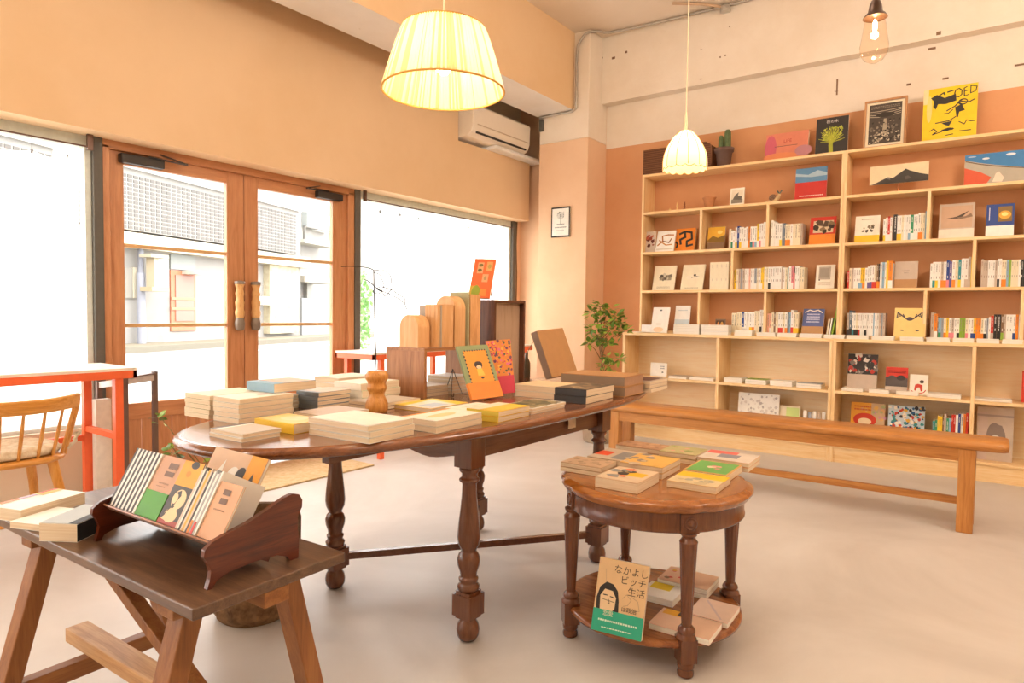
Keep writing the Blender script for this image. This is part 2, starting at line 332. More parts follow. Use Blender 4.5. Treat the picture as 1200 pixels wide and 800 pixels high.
# door mat
tag(MB().box(-4.28, 1.75, 0, -3.69, 3.33, .012).obj('door_mat', plaster('coir', '#e0c49a', '#c9a876', 30, .5, 200), bevel=.003), 'flat straw coloured mat inside the glass doors', 'mat')

for i, (x, y, z, p) in enumerate(FILL_GLOBES):  # unseen globe bodies around the added fill lights
    gl_ = empty('fill_globe', 'white globe lamp hung high %s' % ['over the right side of the room', 'at right near the bookcase', 'behind the camera', 'over the oval table'][i], 'lamp', (x, y, z))
    MB().tube([(0,0,.19), (0,0,ZC-z)], .004, 6).lathe([(.05,.17),(.05,.2),(.01,.21)], 16).obj('cord', m_dark, gl_)
    MB().lathe([(.185*math.sin(math.pi*k/10)+.001, -.185*math.cos(math.pi*k/10)) for k in range(11)], 24).obj('globe', M_OPAL, gl_)
# ================================================================== the street outside
m_road = plaster('asphalt', '#8f8d89', '#878581', 2, .2, 60); m_side = plaster('pavement', '#7d7565', '#736c5d', 2, .2, 40)
setting(MB().box(-60, -30, -.2, XW-.25, 60, -.1).obj('road', m_road))
_a = math.radians(20); uu = Vector((-math.sin(_a), math.cos(_a), 0)); nn = Vector((math.cos(_a), math.sin(_a), 0))   # facade direction and its normal
O = onz(147, 414, -.1)
KM = Matrix(((uu.x, -nn.x, 0, O.x), (uu.y, -nn.y, 0, O.y), (0, 0, 1, 0), (0, 0, 0, 1)))    # u along, v away from us, z up
def fp(px, py, v=0.0):
    o = O - nn*v; d = ray(px, py); c = Vector((0, 0, HC)); t = (o-c).dot(nn)/d.dot(nn); p = c+d*t; return (p-o).dot(uu), p.z
setting(MB().box(-16, 0, -.1, 30, 1.8, .05, 0, KM).obj('pavement', m_side)); setting(MB().box(-16, -.16, -.1, 30, -.002, .07, 0, KM).obj('kerb', flat('#6f6a5e', .8))); setting(MB().box(-30, -2.2, -.1, 30, -2.05, -.094, 0, KM).obj('road_line', m_white))
V = 1.8
bd = empty('house_across_street', 'white two storey house with grey tiled upper wall across the street', 'building')
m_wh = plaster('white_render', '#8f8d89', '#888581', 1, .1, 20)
def fb(px0, py0, px1, py1, v0, v1):      # box on the facade between two corners (v relative to the facade plane, negative = towards us)
    u0, zt = fp(px0, py0, V+min(v0, v1)); u1, _ = fp(px1, py0, V+min(v0, v1)); _, zb = fp(px0, py1, V+min(v0, v1))
    return u0, V+min(v0, v1), zb, u1, V+max(v0, v1), zt
def fbo(name, m, r, *a, bev=0):
    u0, a0, z0, u1, a1, z1 = fb(*a); return MB().box(u0, a0, z0, u1, a1, z1, 0, KM).obj(name, m, r)
ul = -9; ur = fp(352, 300, V)[0]; ztop = fp(147, 208, V)[1]
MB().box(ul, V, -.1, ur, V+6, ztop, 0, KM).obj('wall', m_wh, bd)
# overhanging tiled upper wall, tile by tile (joined: far beyond the limit)
uB0 = -5; uB1 = fp(350, 260, V-.6)[0]; zb0 = fp(200, 276, V-.6)[1]; zb1 = fp(200, 214, V-.6)[1]
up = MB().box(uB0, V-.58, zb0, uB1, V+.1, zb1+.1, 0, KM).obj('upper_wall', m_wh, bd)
tl = MB(); su, sz = .21, .125; z = zb0+.03
while z < zb1-.1:
    u = uB0
    while u < uB1-.2: tl.box(u, V-.6, z, u+su-.055, V-.57, z+sz-.04, 0, KM); u += su
    z += sz
tag(tl.obj('wall_tiles', flat('#56534f', .5), bd), kind='stuff')
MB().box(uB0, V-.75, zb1+.1, uB1, V+.2, zb1+.3, 0, KM).obj('coping', flat('#aaa8a4', .6), bd)
MB().box(ul, V-.5, zb0-.5, ur, V, zb0-.05, 0, KM).obj('lintel', flat('#b5ae9c', .7), bd)
# sliding door, panels, window, signboard
dr = fbo('entrance_door', wood('#b0684a', '#9c563a', None, 'z', 1), bd, 200, 316, 229, 388, -.05, .1)
fbo('glass_panel', flat('#8f6e62', .4), dr, 206, 322, 227, 376, -.08, -.05)
fbo('transom', flat('#7f837f', .5), bd, 200, 297, 229, 315, -.06, .1)
for y in (348, 360): fbo('door_bar', flat('#b57a5c', .5), dr, 201, y, 229, y+3, -.1, -.07)
fbo('awning', flat('#b8b1a4', .6), bd, 229, 317, 243, 321, -.6, 0)
fbo('side_window', flat('#8a877f', .5), bd, 147, 313, 160, 349, -.08, .1); fbo('window_frame', flat('#b0a894', .5), bd, 156, 313, 160, 349, -.1, .1)
sg = empty('signboard', 'white vertical signboard with tiled cap fixed beside the entrance across the street', 'sign')
fbo('board', m_white, sg, 186, 303, 197, 333, -.8, -.55); fbo('side_panel', flat('#a0937c', .6), sg, 180.5, 301, 186, 337, -.8, -.5)
fbo('cap', flat('#9a9280', .6), sg, 177, 297, 198, 301, -.9, -.45); fbo('base', flat('#9a8c70', .6), sg, 178, 336, 198, 341, -.9, -.45)
for y in (307, 314): fbo('lettering', m_dark, sg, 190, y, 192, y+2, -.81, -.79)
fbo('stone_pier', plaster('stone', '#a89f88', '#948a72', 6, .6, 8), bd, 316, 306, 350, 391, -.3, .3)
fbo('letter_box', flat('#bfbdb5', .5), bd, 308, 347, 319, 357, -.5, -.3)
b2 = empty('far_house', 'white house with a balcony behind the grey tiled house across the street', 'building')
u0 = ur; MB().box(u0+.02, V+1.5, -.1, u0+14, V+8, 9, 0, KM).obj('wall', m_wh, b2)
fbo('window', flat('#7e8280', .4), b2, 360, 248, 371, 266, 1.2, 1.6); fbo('window', flat('#dcdcd8', .4), b2, 372, 250, 386, 270, 1.2, 1.6)
bl = fbo('balcony', flat('#a09c92', .6), b2, 357, 280, 392, 284, .6, 1.5)
fbo('balcony_rail', flat('#5f5d58', .5), bl, 357, 264, 392, 265.5, .6, .7); fbo('rail_post', flat('#5f5d58', .5), bl, 357, 264, 358.5, 280, .6, .7); fbo('rail_post', flat('#5f5d58', .5), bl, 388, 264, 389.5, 281, .6, .7)
fbo('gate_wall', flat('#7f8182', .6), b2, 354, 349, 392, 396, -.1, .3); fbo('porch_roof', flat('#a39d90', .6), b2, 357, 323, 392, 330, .1, 1.5)
fbo('carport_window', flat('#908e87', .6), b2, 360, 332, 384, 349, 1.3, 1.6)
# pole
p0 = onz(166, 408, -.1); pz = 5.6
pl = empty('street_pole', 'grey street pole in front of the tiled house', 'pole', (p0.x, p0.y, -.1))
MB().lathe([(.13,0),(.125,2.3),(.12,2.32),(.085,2.34),(.08,pz)], 14).obj('shaft', flat('#7f818a', .6), pl)
MB().box(-.12,-.1,pz-.45,.12,.1,pz-.1).obj('lamp_bracket', flat('#c9c9c9', .6), pl)
MB().tube([(0,0,pz-.3),(-.2,-.9,pz-.1),(-.2,-1.4,pz)], .05, 6).obj('arm', flat('#b9b9b9', .6), pl)
# shrub seen past the edge of the right window
def leaf_cloud(mb, c, r, n, s, rnd, mat=0):
    for _ in range(n):
        d = Vector((rnd.gauss(0,1), rnd.gauss(0,1), rnd.gauss(0,1))).normalized()*r*rnd.random()**.4
        p = Vector(c)+Vector((d.x, d.y, d.z*1.3)); a = Vector((rnd.gauss(0,1), rnd.gauss(0,1), rnd.gauss(0,1))).normalized(); b = a.orthogonal().normalized()
        mb.add([tuple(p-a*s), tuple(p+b*s*.5), tuple(p+a*s), tuple(p-b*s*.5)], [(0,1,2,3)], mat)
q = onz(421, 440, -.1)
sh = empty('street_shrub', 'green shrub outside at the left edge of the right window', 'shrub', (-6.3, 5.35, -.1)); rnd = random.Random(4)
mb = MB(); 
for z in (.9, 1.15, 1.4, 1.6): leaf_cloud(mb, (0, 0, z), .22, 160, .04, rnd)
mb.obj('foliage', flat('#7fae6a', .6, var=.3), sh); MB().tube([(0,0,.3),(0.02,0,1.6)], .015, 6).obj('stem', flat('#7a6248', .8), sh)
MB().lathe([(.16,0),(.2,.35),(.17,.36)], 16).obj('pot', flat('#b07a55', .7), sh)
# ================================================================== hanging lamps
M_SHADE = cloth_mat('lamp_fabric', '#f9ead0', .52); M_FOLD_SHADOW = cloth_mat('lamp_fabric_fold_shadow', '#e6c994', .45)  # second fabric paints the shading of the pleats as darker stripes
def pleated(r0, r1, h, n, amp, curve=None, scallop=0):
    vs = []; fs = []; rows = 8
    for i in range(rows+1):
        t = i/rows; r = curve(t) if curve else r0+(r1-r0)*t
        for k in range(n):
            a = 2*math.pi*k/n; rr = r+amp*(1 if k % 2 else -1)
            z = -h*t - (scallop*abs(math.sin(a*8))*t**6 if scallop else 0)
            vs.append((rr*math.cos(a), rr*math.sin(a), z))
    for i in range(rows):
        for k in range(n): fs.append((i*n+k, (i+1)*n+k, (i+1)*n+(k+1)%n, i*n+(k+1)%n))
    return vs, fs
d = ray(520, 70); d.normalize(); pA = Vector((0, 0, HC))+d*2.08; zt = pA.z+.085
la = empty('pendant_lamp', 'large pleated cream drum lampshade hanging over the oval table', 'lamp', (pA.x, pA.y, zt))
vs, fs = pleated(.112, .176, .175, 200, .0022, lambda t: .118+.058*t**.85)
_m = MB(); _m.add(vs, fs, 0, False); _r = random.Random(2); _c = [1 if _r.random() < .38 else 0 for _ in range(200)]; _m.m = [_c[j % 200] for j in range(len(fs))]; _m.obj('shade', [M_SHADE, M_FOLD_SHADOW], la)
m_trim = flat('#e0a850', .7)
def ring(r, z, th, n=48): return [(r*math.cos(2*math.pi*k/n), r*math.sin(2*math.pi*k/n), z) for k in range(n+1)]
MB().tube(ring(.176, -.175, 0), .003, 6).obj('shade_rim', m_trim, la); MB().tube(ring(.118, 0, 0), .0025, 6).obj('shade_rim', m_trim, la)
MB().lathe([(.004,-.02),(.025,-.05),(.035,-.08),(.03,-.105),(.012,-.125),(.001,-.13)], 16).obj('bulb', emit('#ffe0b0', 25), la)
MB().tube([(0,0,-.02),(0,0,.05),(0,0,ZC-zt)], .0035, 6).tube([(-.118,0,0),(.118,0,0)], .002, 5).obj('cord', flat('#efe2c4', .6), la)
lamp_light((pA.x, pA.y, zt-.10), 11, .035, (1, .80, .56)).parent = None
d = ray(803, 178); d.normalize(); pB = Vector((0, 0, HC))+d*3.7; zt = pB.z+.105
lb = empty('pendant_lamp', 'small tulip shaped cream lampshade with scalloped edge in front of the bookcase', 'lamp', (pB.x, pB.y, zt))
vs, fs = pleated(.03, .11, .19, 96, .0006, lambda t: .03+.083*math.sin(min(1, t*1.15)*math.pi/2)**.8, .01)
MB().add(vs, fs, 0, True).obj('shade', M_SHADE, lb)
rb = MB()
for k in range(12):
    a = 2*math.pi*k/12; rb.tube([((.03+.083*math.sin(min(1, t*1.15)*math.pi/2)**.8+.001)*math.cos(a), (.03+.083*math.sin(min(1, t*1.15)*math.pi/2)**.8+.001)*math.sin(a), -.19*t) for t in [i/8 for i in range(9)]], .0018, 4)
rb.tube([((.113+.001)*math.cos(2*math.pi*k/96), .114*math.sin(2*math.pi*k/96), -.19-.01*abs(math.sin(2*math.pi*k/96*8))) for k in range(97)], .002, 4)
rb.obj('shade_ribs', m_trim, lb)
MB().lathe([(.004,-.03),(.02,-.06),(.026,-.09),(.02,-.11),(.001,-.12)], 14).obj('bulb', emit('#ffe0b0', 25), lb)
MB().tube([(0,0,-.03),(0,0,ZC-zt)], .003, 6).lathe([(.008,0),(.01,.03),(.006,.09),(.005,.1)], 8).obj('cord', flat('#f0d9b0', .6), lb)
lamp_light((pB.x, pB.y, zt-.09), 7, .03, (1, .78, .50))
d = ray(1025, 38); d.normalize(); pC = Vector((0, 0, HC))+d*2.6; z0 = pC.z
lc = empty('bulb_lamp', 'bare clear glass filament bulb hanging from a dark socket at upper right', 'lamp', (pC.x, pC.y, z0))
MB().lathe([(.018,.052),(.028,.04),(.032,.02),(.036,-.01),(.042,-.045),(.04,-.065),(.028,-.085),(.01,-.095),(.001,-.096)], 24, cap=False).obj('glass', glass_mat('bulb_glass', (1,.93,.85,1), .02), lc)
MB().lathe([(.036,.045),(.03,.055),(.022,.062),(.018,.085),(.012,.1),(.005,.105)], 18).obj('socket', flat('#4a3528', .4, .7), lc)
MB().lathe([(.001,-.003),(.006,.01),(.006,.03),(.002,.04)], 8).obj('filament', emit('#ffd9a0', 60), lc)
MB().tube([(0,0,.1),(0,0,ZC-z0)], .003, 6).obj('cord', flat('#4a3528', .6), lc)
lamp_light((pC.x, pC.y, z0+.005), 3, .012, (1, .7, .4))
# ================================================================== furniture
PN = dict(c1='#edc58c', c2='#e2b172', c3='#f4d3a0')
def pine(ax, sc=1.0): return wood('#f2cd96', '#e9bd80', '#f7d9aa', ax, sc, .5)
UZ = [(2.443, 2.465), (2.0905, 2.1126), (1.7165, 1.7388), (1.3555, 1.3783), (.982, 1.004)]
YU, YL = 5.80, 5.71
def upper(name, label, x0, x1, div):
    r = empty(name, label, 'bookcase', ((x0+x1)/2, YU, .982)); inv = Vector(((x0+x1)/2, YU, .982)); T = Matrix.Translation(-inv)
    MB().box(x0, YU, .982, x0+.02, YW, 2.443, 0, T).obj('side_panel', pine('z'), r, bevel=.0015, seg=1); MB().box(x1-.02, YU, .982, x1, YW, 2.443, 0, T).obj('side_panel', pine('z'), r, bevel=.0015, seg=1)
    MB().box(x0, YU, 2.443, x1, YW, 2.465, 0, T).obj('top_board', pine('x'), r, bevel=.0015, seg=1)
    for a, b in UZ[1:]: MB().box(x0+.02, YU+.001, a, x1-.02, YW, b, 0, T).obj('shelf_board', pine('x'), r, bevel=.0015, seg=1)
    for row, fr in div:
        X = x0+(x1-x0)*fr; MB().box(X-.011, YU+.002, UZ[row][1], X+.011, YW, UZ[row-1][0], 0, T).obj('divider', pine('z'), r, bevel=.0015, seg=1)
D = [(2, 1/3), (2, 2/3), (3, .5), (4, 1/3), (4, 2/3)]
upper('bookcase', 'left pine bookcase of five tiers standing on the low pine cabinet', -2.745, -1.0125, D)
upper('bookcase', 'right pine bookcase of five tiers standing on the low pine cabinet', -1.0115, .721, D)
def lower(name, label, x0, x1, d):
    o = Vector(((x0+x1)/2, YL, 0)); r = empty(name, label, 'cabinet', o); T = Matrix.Translation(-o)
    for a in (x0, x1-.024, (x0+x1)/2-.012): MB().box(a, YL, .12 if a not in (x0, x1-.024) else 0, a+.024, YW-.01, .955, 0, T).obj('side_panel' if a in (x0, x1-.024) else 'divider', pine('z'), r, bevel=.0015, seg=1)
    MB().box(x0, YL-.003, .955, x1, YW, .981, 0, T).obj('counter_top', pine('x'), r, bevel=.0015, seg=1)
    for q0, q1 in ((x0+.024, (x0+x1)/2-.012), ((x0+x1)/2+.012, x1-.024)):
        MB().box(q0, YL+.002, .548, q1, YW-.02, .57, 0, T).obj('shelf_board', pine('x'), r, bevel=.0015, seg=1)
        MB().box(q0, YL+.002, .118, q1, YW-.02, .14, 0, T).obj('bottom_board', pine('x'), r, bevel=.0015, seg=1)
    MB().box(x0+.024, YW-.025, .14, x1-.024, YW-.012, .955, 0, T).obj('back_panel', wood('#f6dbb0', '#f1d0a0', '#f9e3c0', 'x', 1.0, .5), r)
    MB().box(x0+.024, YL+.012, 0, x1-.024, YL+.03, .118, 0, T).obj('plinth', pine('x'), r)
lower('low_cabinet', 'left low pine cabinet with open shelves under the bookcase', -2.87, -1.035, 1)
lower('low_cabinet', 'right low pine cabinet with open shelves under the bookcase', -1.034, .80, 1)
# ---- bench
wb = lambda ax: wood('#bd7c3a', '#a3642a', '#cd8f4b', ax, .8, .38, .15)
bn = empty('bench', 'long honey brown wooden bench with rounded seat edge in front of the cabinet', 'bench', (-1.08, 4.40, 0)); T = Matrix.Translation((1.08, -4.40, 0))
pf = [(4.25+.022*(1-math.cos(a)) , .476-.024*math.sin(a)) for a in [math.pi*(k/6-.5) for k in range(7)]]
sec = [(4.262,.452),(4.252,.462),(4.250,.476),(4.254,.490),(4.266,.499),(4.54,.499),(4.552,.490),(4.552,.462),(4.545,.452)]
xs = (-2.25, .04, .062, .075)
mb = MB(); n = len(sec)
rows = []
for X, sc in ((-2.25, 1), (.03, 1), (.058, .97), (.076, .86), (.08, .7)): rows.append([(X, 4.4+(y-4.4)*sc, .476+(z-.476)*sc) for y, z in sec])
vs = [v for r_ in rows for v in r_]; fs = [(i*n+k, (i+1)*n+k, (i+1)*n+(k+1)%n, i*n+(k+1)%n) for i in range(len(rows)-1) for k in range(n)]
mb.add(vs, fs, 0, True, T); mb.add(rows[0], [list(range(n))], 0, False, T); mb.add(rows[-1], [list(range(n))[::-1]], 0, False, T); mb.obj('seat', wb('x'), bn)
for y in (4.27, 4.51): MB().box(-2.2, y, .385, -.065, y+.022, .452, 0, T).obj('apron', wb('x'), bn, bevel=.002)
for X in (-2.24, -.138):
    for y in (4.265, 4.47): MB().box(X, y, 0, X+.076, y+.065, .452, 0, T).obj('leg', wb('z'), bn, bevel=.004)
for X in (-2.21, -.12): MB().box(X, 4.33, .395, X+.04, 4.47, .44, 0, T).box(X, 4.33, .12, X+.035, 4.47, .16, 0, T).obj('cross_rail', wb('y'), bn, bevel=.002)
MB().box(-2.2, 4.38, .125, -.1, 4.41, .165, 0, T).obj('stretcher', wb('x'), bn, bevel=.003)
# ---- oval dining table
wd = lambda ax: wood('#6a3c22', '#5a311a', '#76472a', ax, .9, .26, .35)
ZT = .77
OT = Vector((-1.82, 2.22, 0))
dt = empty('oval_dining_table', 'long oval dark wood dining table on turned legs with crossed stretchers', 'table', OT)
def sup(ax, ay, n=2.35, N_=72):
    out = []
    for k in range(N_):
        a = 2*math.pi*k/N_; c, s = math.cos(a), math.sin(a)
        out.append((ax*math.copysign(abs(c)**(2/n), c), ay*math.copysign(abs(s)**(2/n), s)))
    return out
def slab(mb, shape, rings, mat=0):     # rings: (inset, z); shape(inset) -> polygon
    polys = [[(x, y, z) for x, y in shape(i)] for i, z in rings]; n = len(polys[0]); vs = [v for p in polys for v in p]
    fs = [(i*n+k, i*n+(k+1)%n, (i+1)*n+(k+1)%n, (i+1)*n+k) for i in range(len(polys)-1) for k in range(n)]
    mb.add(vs, fs, mat, True); mb.add(polys[-1], [list(range(n))], mat); mb.add(polys[0], [list(range(n))[::-1]], mat); return mb
slab(MB(), lambda i: sup(.51-i, 1.27-i), [(.03,.735),(.012,.738),(.003,.746),(0,.753),(.002,.760),(.008,.766),(.018,.7695),(.022,.770)]).obj('tabletop', wood('#7c4827', '#603519', '#925a34', 'y', .8, .2, .5), dt)
LX, LY = .36, .465
legp = [(.012,0),(.03,.004),(.039,.02),(.041,.04),(.037,.06),(.027,.076),(.026,.084)]
legq = [(.03,.176),(.038,.184),(.04,.195),(.031,.206),(.034,.215),(.036,.222),(.029,.229),(.031,.245),(.039,.268),(.041,.29),(.035,.308),(.026,.318),(.03,.328),(.038,.345),(.041,.37),(.038,.41),(.032,.46),(.027,.51),(.0255,.55),(.027,.558),(.036,.565),(.037,.572),(.028,.578),(.028,.592),(.036,.60),(.037,.608),(.03,.615)]
def dleg():
    m = MB().lathe(legp, 24).lathe(legq, 24)
    ch = [( -.041,-.041),(.041,-.041),(.041,.041),(-.041,.041)]
    m.prism([(x*.8, y*.8) for x, y in ch], .082, .092); m.prism(ch, .092, .168); m.prism([(x*.8, y*.8) for x, y in ch], .168, .178)
    m.prism([(x*.95, y*.95) for x, y in ch], .615, .737)
    return m
lm = dleg().mesh('leg', [wd('z')])
for sx in (-1, 1):
    for sy in (-1, 1):
        o = bpy.data.objects.new('leg', lm); COL.objects.link(o); o.parent = dt; o.location = (sx*LX, sy*LY, 0)
        b = o.modifiers.new('bevel', 'BEVEL'); b.width = .003; b.segments = 2; b.limit_method = 'ANGLE'; b.angle_limit = .9
MB().bar((-LX, -LY, .13), (LX, LY, .13), .03, .028).obj('stretcher', wd('x'), dt, bevel=.003); MB().bar((-LX, LY, .131), (LX, -LY, .131), .03, .028).obj('stretcher', wd('x'), dt, bevel=.003)
for sx in (-1, 1): MB().box(sx*LX-.012, -LY+.04, .64, sx*LX+.012, LY-.04, .737).obj('apron', wd('y'), dt)
for sy in (-1, 1):
    pts = [(-LX, .737)]+[(-LX+2*LX*t, .655-.035*math.sin(math.pi*t)**2*0-.03*math.exp(-((t-.25)/.16)**2)-.03*math.exp(-((t-.75)/.16)**2)) for t in [k/20 for k in range(21)]]+[(LX, .737)]
    M_ = Matrix(((1,0,0,0),(0,0,-1,sy*LY+.012),(0,1,0,0),(0,0,0,1)))
    MB().prism(pts[::-1] if False else pts, 0, .024, 0, M_).obj('apron', wd('x'), dt)
# outer scalloped rails carrying the overhanging ends
for sy in (-1, 1):
    y0 = sy*(LY+.22)
    pts = [(-LX-.02, .737)]+[(-LX-.02+2*(LX+.02)*t, .70-.06*math.sin(math.pi*t)) for t in [k/16 for k in range(17)]]+[(LX+.02, .737)]
    M_ = Matrix(((1,0,0,0),(0,0,-1,y0+.012),(0,1,0,0),(0,0,0,1)))
for sx in (-1, 1): MB().box(sx*(LX-.1)-.015, -1.0, .705, sx*(LX-.1)+.015, 1.0, .737).obj('leaf_bearer', wd('y'), dt)
tag(MB().box(-1.4355, 2.37, .665, -1.4345, 2.43, .72).obj('price_tag', flat('#d9c3a2', .7)), 'small beige paper tag stuck on the apron of the oval table', 'tag')
# ---- round side table
SC = Vector((-.975, 2.215, 0)); st = empty('round_side_table', 'small round brown side table with fluted legs and a lower shelf', 'table', SC)
ws = lambda ax: wood('#673618', '#552a11', '#75411f', ax, 1.2, .25, .45)
def scal(r):
    def f(i):
        out = []
        for k in range(96):
            a = 2*math.pi*k/96; q = (a-math.pi/4) % (math.pi/2); q = min(q, math.pi/2-q)      # notch by each leg
            b = .012*math.exp(-((q-.16)/.05)**2); out.append(((r-i-b)*math.cos(a), (r-i-b)*math.sin(a)))
        return out
    return f
slab(MB(), scal(.338), [(.03,.525),(.014,.528),(.008,.536),(.006,.542),(.0,.548),(.001,.555),(.008,.560),(.014,.561),(.02,.565),(.028,.566)]).obj('tabletop', wood('#99591f', '#824718', '#aa6a2e', 'x', 1, .18, .6), st)
circ = lambda r, n=64: (lambda i: [((r-i)*math.cos(2*math.pi*k/n), (r-i)*math.sin(2*math.pi*k/n)) for k in range(n)])
slab(MB(), circ(.308), [(.0,.462),(-.003,.465),(-.003,.470),(0,.473),(0,.520),(.0,.526)]).obj('apron', ws('z'), st)
slab(MB(), circ(.312), [(.02,.088),(.004,.092),(0,.1),(.0,.108),(.006,.114),(.012,.116)]).obj('lower_shelf', wood('#8a4f27', '#693818', '#a06535', 'x', 1, .25, .4), st)
def flute(r0, r1, z0, z1, n=48):
    vs = []; fs = []
    for i in range(7):
        t = i/6; r = r0+(r1-r0)*t
        for k in range(n): a = 2*math.pi*k/n; rr = r*(1-.09*(1-abs(math.sin(a*6)))**1.5); vs.append((rr*math.cos(a), rr*math.sin(a), z0+(z1-z0)*t))
    for i in range(6):
        for k in range(n): fs.append((i*n+k, i*n+(k+1)%n, (i+1)*n+(k+1)%n, (i+1)*n+k))
    return vs, fs
for k in range(4):
    a = math.pi/4+k*math.pi/2; M_ = Matrix.Translation((.303*math.cos(a), .303*math.sin(a), 0)) @ Matrix.Rotation(a, 4, 'Z')
    m = MB(); vs, fs = flute(.0165, .0285, .165, .43); m.add(vs, fs, 0, True, M_)
    m.lathe([(.02,0),(.026,.003),(.027,.015),(.023,.026),(.027,.03),(.028,.045),(.024,.05)], 20, 0, M_)
    m.prism([(-.028,-.028),(.028,-.028),(.028,.028),(-.028,.028)], .05, .125, 0, M_)
    m.lathe([(.034,.125),(.033,.132),(.026,.14),(.029,.148),(.026,.156),(.018,.165)], 20, 0, M_)
    m.lathe([(.0285,.43),(.030,.435),(.024,.442),(.02,.45),(.026,.456),(.027,.463)], 20, 0, M_)
    m.obj('leg', ws('z'), st, bevel=.002)
    b = MB(); b.box(-.032, -.032, .46, .012, .032, .526, 0, M_)
    b.obj('corner_block', ws('z'), st, bevel=.003)
    M2 = M_ @ Matrix(((0,0,1,.012),(0,1,0,0),(-1,0,0,.494),(0,0,0,1)))
    MB().lathe([(.021,0),(.021,.004),(.017,.005),(.016,.002),(.010,.002),(.008,.006),(.001,.007)], 20, 0, M2).obj('rosette', ws('x'), st)
# ---- trestle table
RT = Matrix.Rotation(math.radians(1.9), 4, 'Z')
tp = empty('trestle_table', 'rustic brown trestle table with splayed legs at lower left', 'table', (-1.166, .616, 0), math.radians(1.9))
wt = lambda ax: wood('#8f5a2c', '#7a4a22', '#9f6a38', ax, 1, .5)
MB().box(-1.0, 0, .577, 0, .362, .600).obj('tabletop', wood('#604430', '#483225', '#74573f', 'x', 1.4, .35, .2, 10), tp, bevel=.003)
def legbar(p, q, w=.04, h=.052): return MB().bar(p, q, w, h, (1,0,0))
for X in (-.135, -.80):
    legbar((X, .075, .577), (X, -.08, -.0), .042, .056).obj('leg', wt('z'), tp, bevel=.003)
    legbar((X, .287, .577), (X, .43, -.0), .042, .056).obj('leg', wt('z'), tp, bevel=.003)
    MB().box(X-.03, .02, .54, X+.03, .345, .577).obj('top_batten', wt('y'), tp, bevel=.003)
    MB().box(X-.018, -.0, .155, X+.018, .355, .20).obj('cross_rail', wt('y'), tp, bevel=.003)
MB().box(-.93, .155, .20, -.02, .215, .24).obj('long_rail', wood('#c29465', '#a87a4c', '#d3a878', 'x', 1, .55), tp, bevel=.003)
MB().bar((-.93, .185, .545), (-.25, .185, .235), .032, .036, (0,1,0)).obj('brace', wt('z'), tp, bevel=.003); pass
MB().box(-.95, .15, .545, 0, .21, .577).obj('under_batten', wt('x'), tp, bevel=.002)
# ---- book rack
rk = empty('book_rack', 'dark mahogany table book rack with curved ends holding magazines', 'rack', (-1.70, .66, .60), math.radians(1.9))
wr = wood('#59230f', '#3f170b', '#6d3018', 'y', 1.3, .28, .3)
def rack_end(): # profile in (depth, z)
    P_ = [(0,0),(.012,.0),(.02,.012),(.05,.022),(.105,.025),(.16,.022),(.185,.012),(.195,0),(.215,0),(.217,.04),(.213,.075),(.214,.095),(.225,.112),(.226,.128),(.217,.142),(.20,.147),(.18,.143),(.14,.128),(.09,.111),(.04,.10),(.012,.092),(-.004,.08),(-.006,.066),(.003,.052),(.009,.035),(.006,.018)]
    return P_
for X in (0, .463):
    M_ = Matrix(((0,0,1,X),(1,0,0,0),(0,1,0,0),(0,0,0,1)))
    MB().prism(rack_end(), 0, .012, 0, M_).obj('end_panel', wr, rk, bevel=.002)
# trough: a bottom board sloping back and a back board at right angles
A_ = math.radians(29)
MB().bar((.012, .026, .078), (.463, .026, .078), .004, .02, (0,-1,1)).obj('front_rail', wood('#a06a45','#7d4a2a',None,'x',1,.3,.2), rk)
MT = Matrix(((1,0,0,.012),(0,math.cos(A_),math.sin(A_),.026),(0,-math.sin(A_),math.cos(A_),.083),(0,0,0,1)))
MB().box(0, 0, -.006, .451, .135, 0, 0, MT).obj('trough_board', wr, rk); MB().box(0, .135, -.006, .451, .141, .07, 0, MT).obj('back_board', wr, rk)
# ---- orange window counters
m_or = flat('#f06a38', .4, 0, .5, .03); m_top = wood('#eee0d0', '#e2d2bf', '#f3e8da', 'y', .8, .5)
def counter(label, x0, x1, y0, y1, lit):
    o = Vector(((x0+x1)/2, (y0+y1)/2, 0)); r = empty('window_counter', label, 'table', o); T = Matrix.Translation(-o)
    MB().box(x0, y0, .815, x1, y1, .83, 0, T).obj('tabletop', m_top, r, bevel=.001)
    b = MB().box(x1-.02, y0, .775, x1, y1, .815, 0, T).box(x0, y0, .775, x0+.02, y1, .815, 0, T).box(x0, y1-.02, .775, x1, y1, .815, 0, T).box(x0, y0, .775, x1, y0+.02, .815, 0, T)
    b.obj('frame', m_or, r, bevel=.001)
    for y in lit:
        for x in (x0+.01, x1-.05):
            MB().box(x, y, 0, x+.04, y+.04, .776, 0, T).obj('leg', m_or, r, bevel=.001)
        MB().box(x0+.05, y+.005, .45, x1-.05, y+.035, .48, 0, T).obj('cross_bar', m_or, r)
    MB().box(x0+.015, lit[0]+.04, .40, x0+.045, lit[-1], .43, 0, T).obj('foot_bar', m_or, r)
counter('orange framed counter with pale top along the left window beside the doors', -4.17, -3.72, -.8, 1.67, (-.7, 1.565))
counter('orange framed counter with pale top along the right window behind the oval table', -4.25, -3.80, 3.42, 5.55, (3.5, 4.5, 5.42))
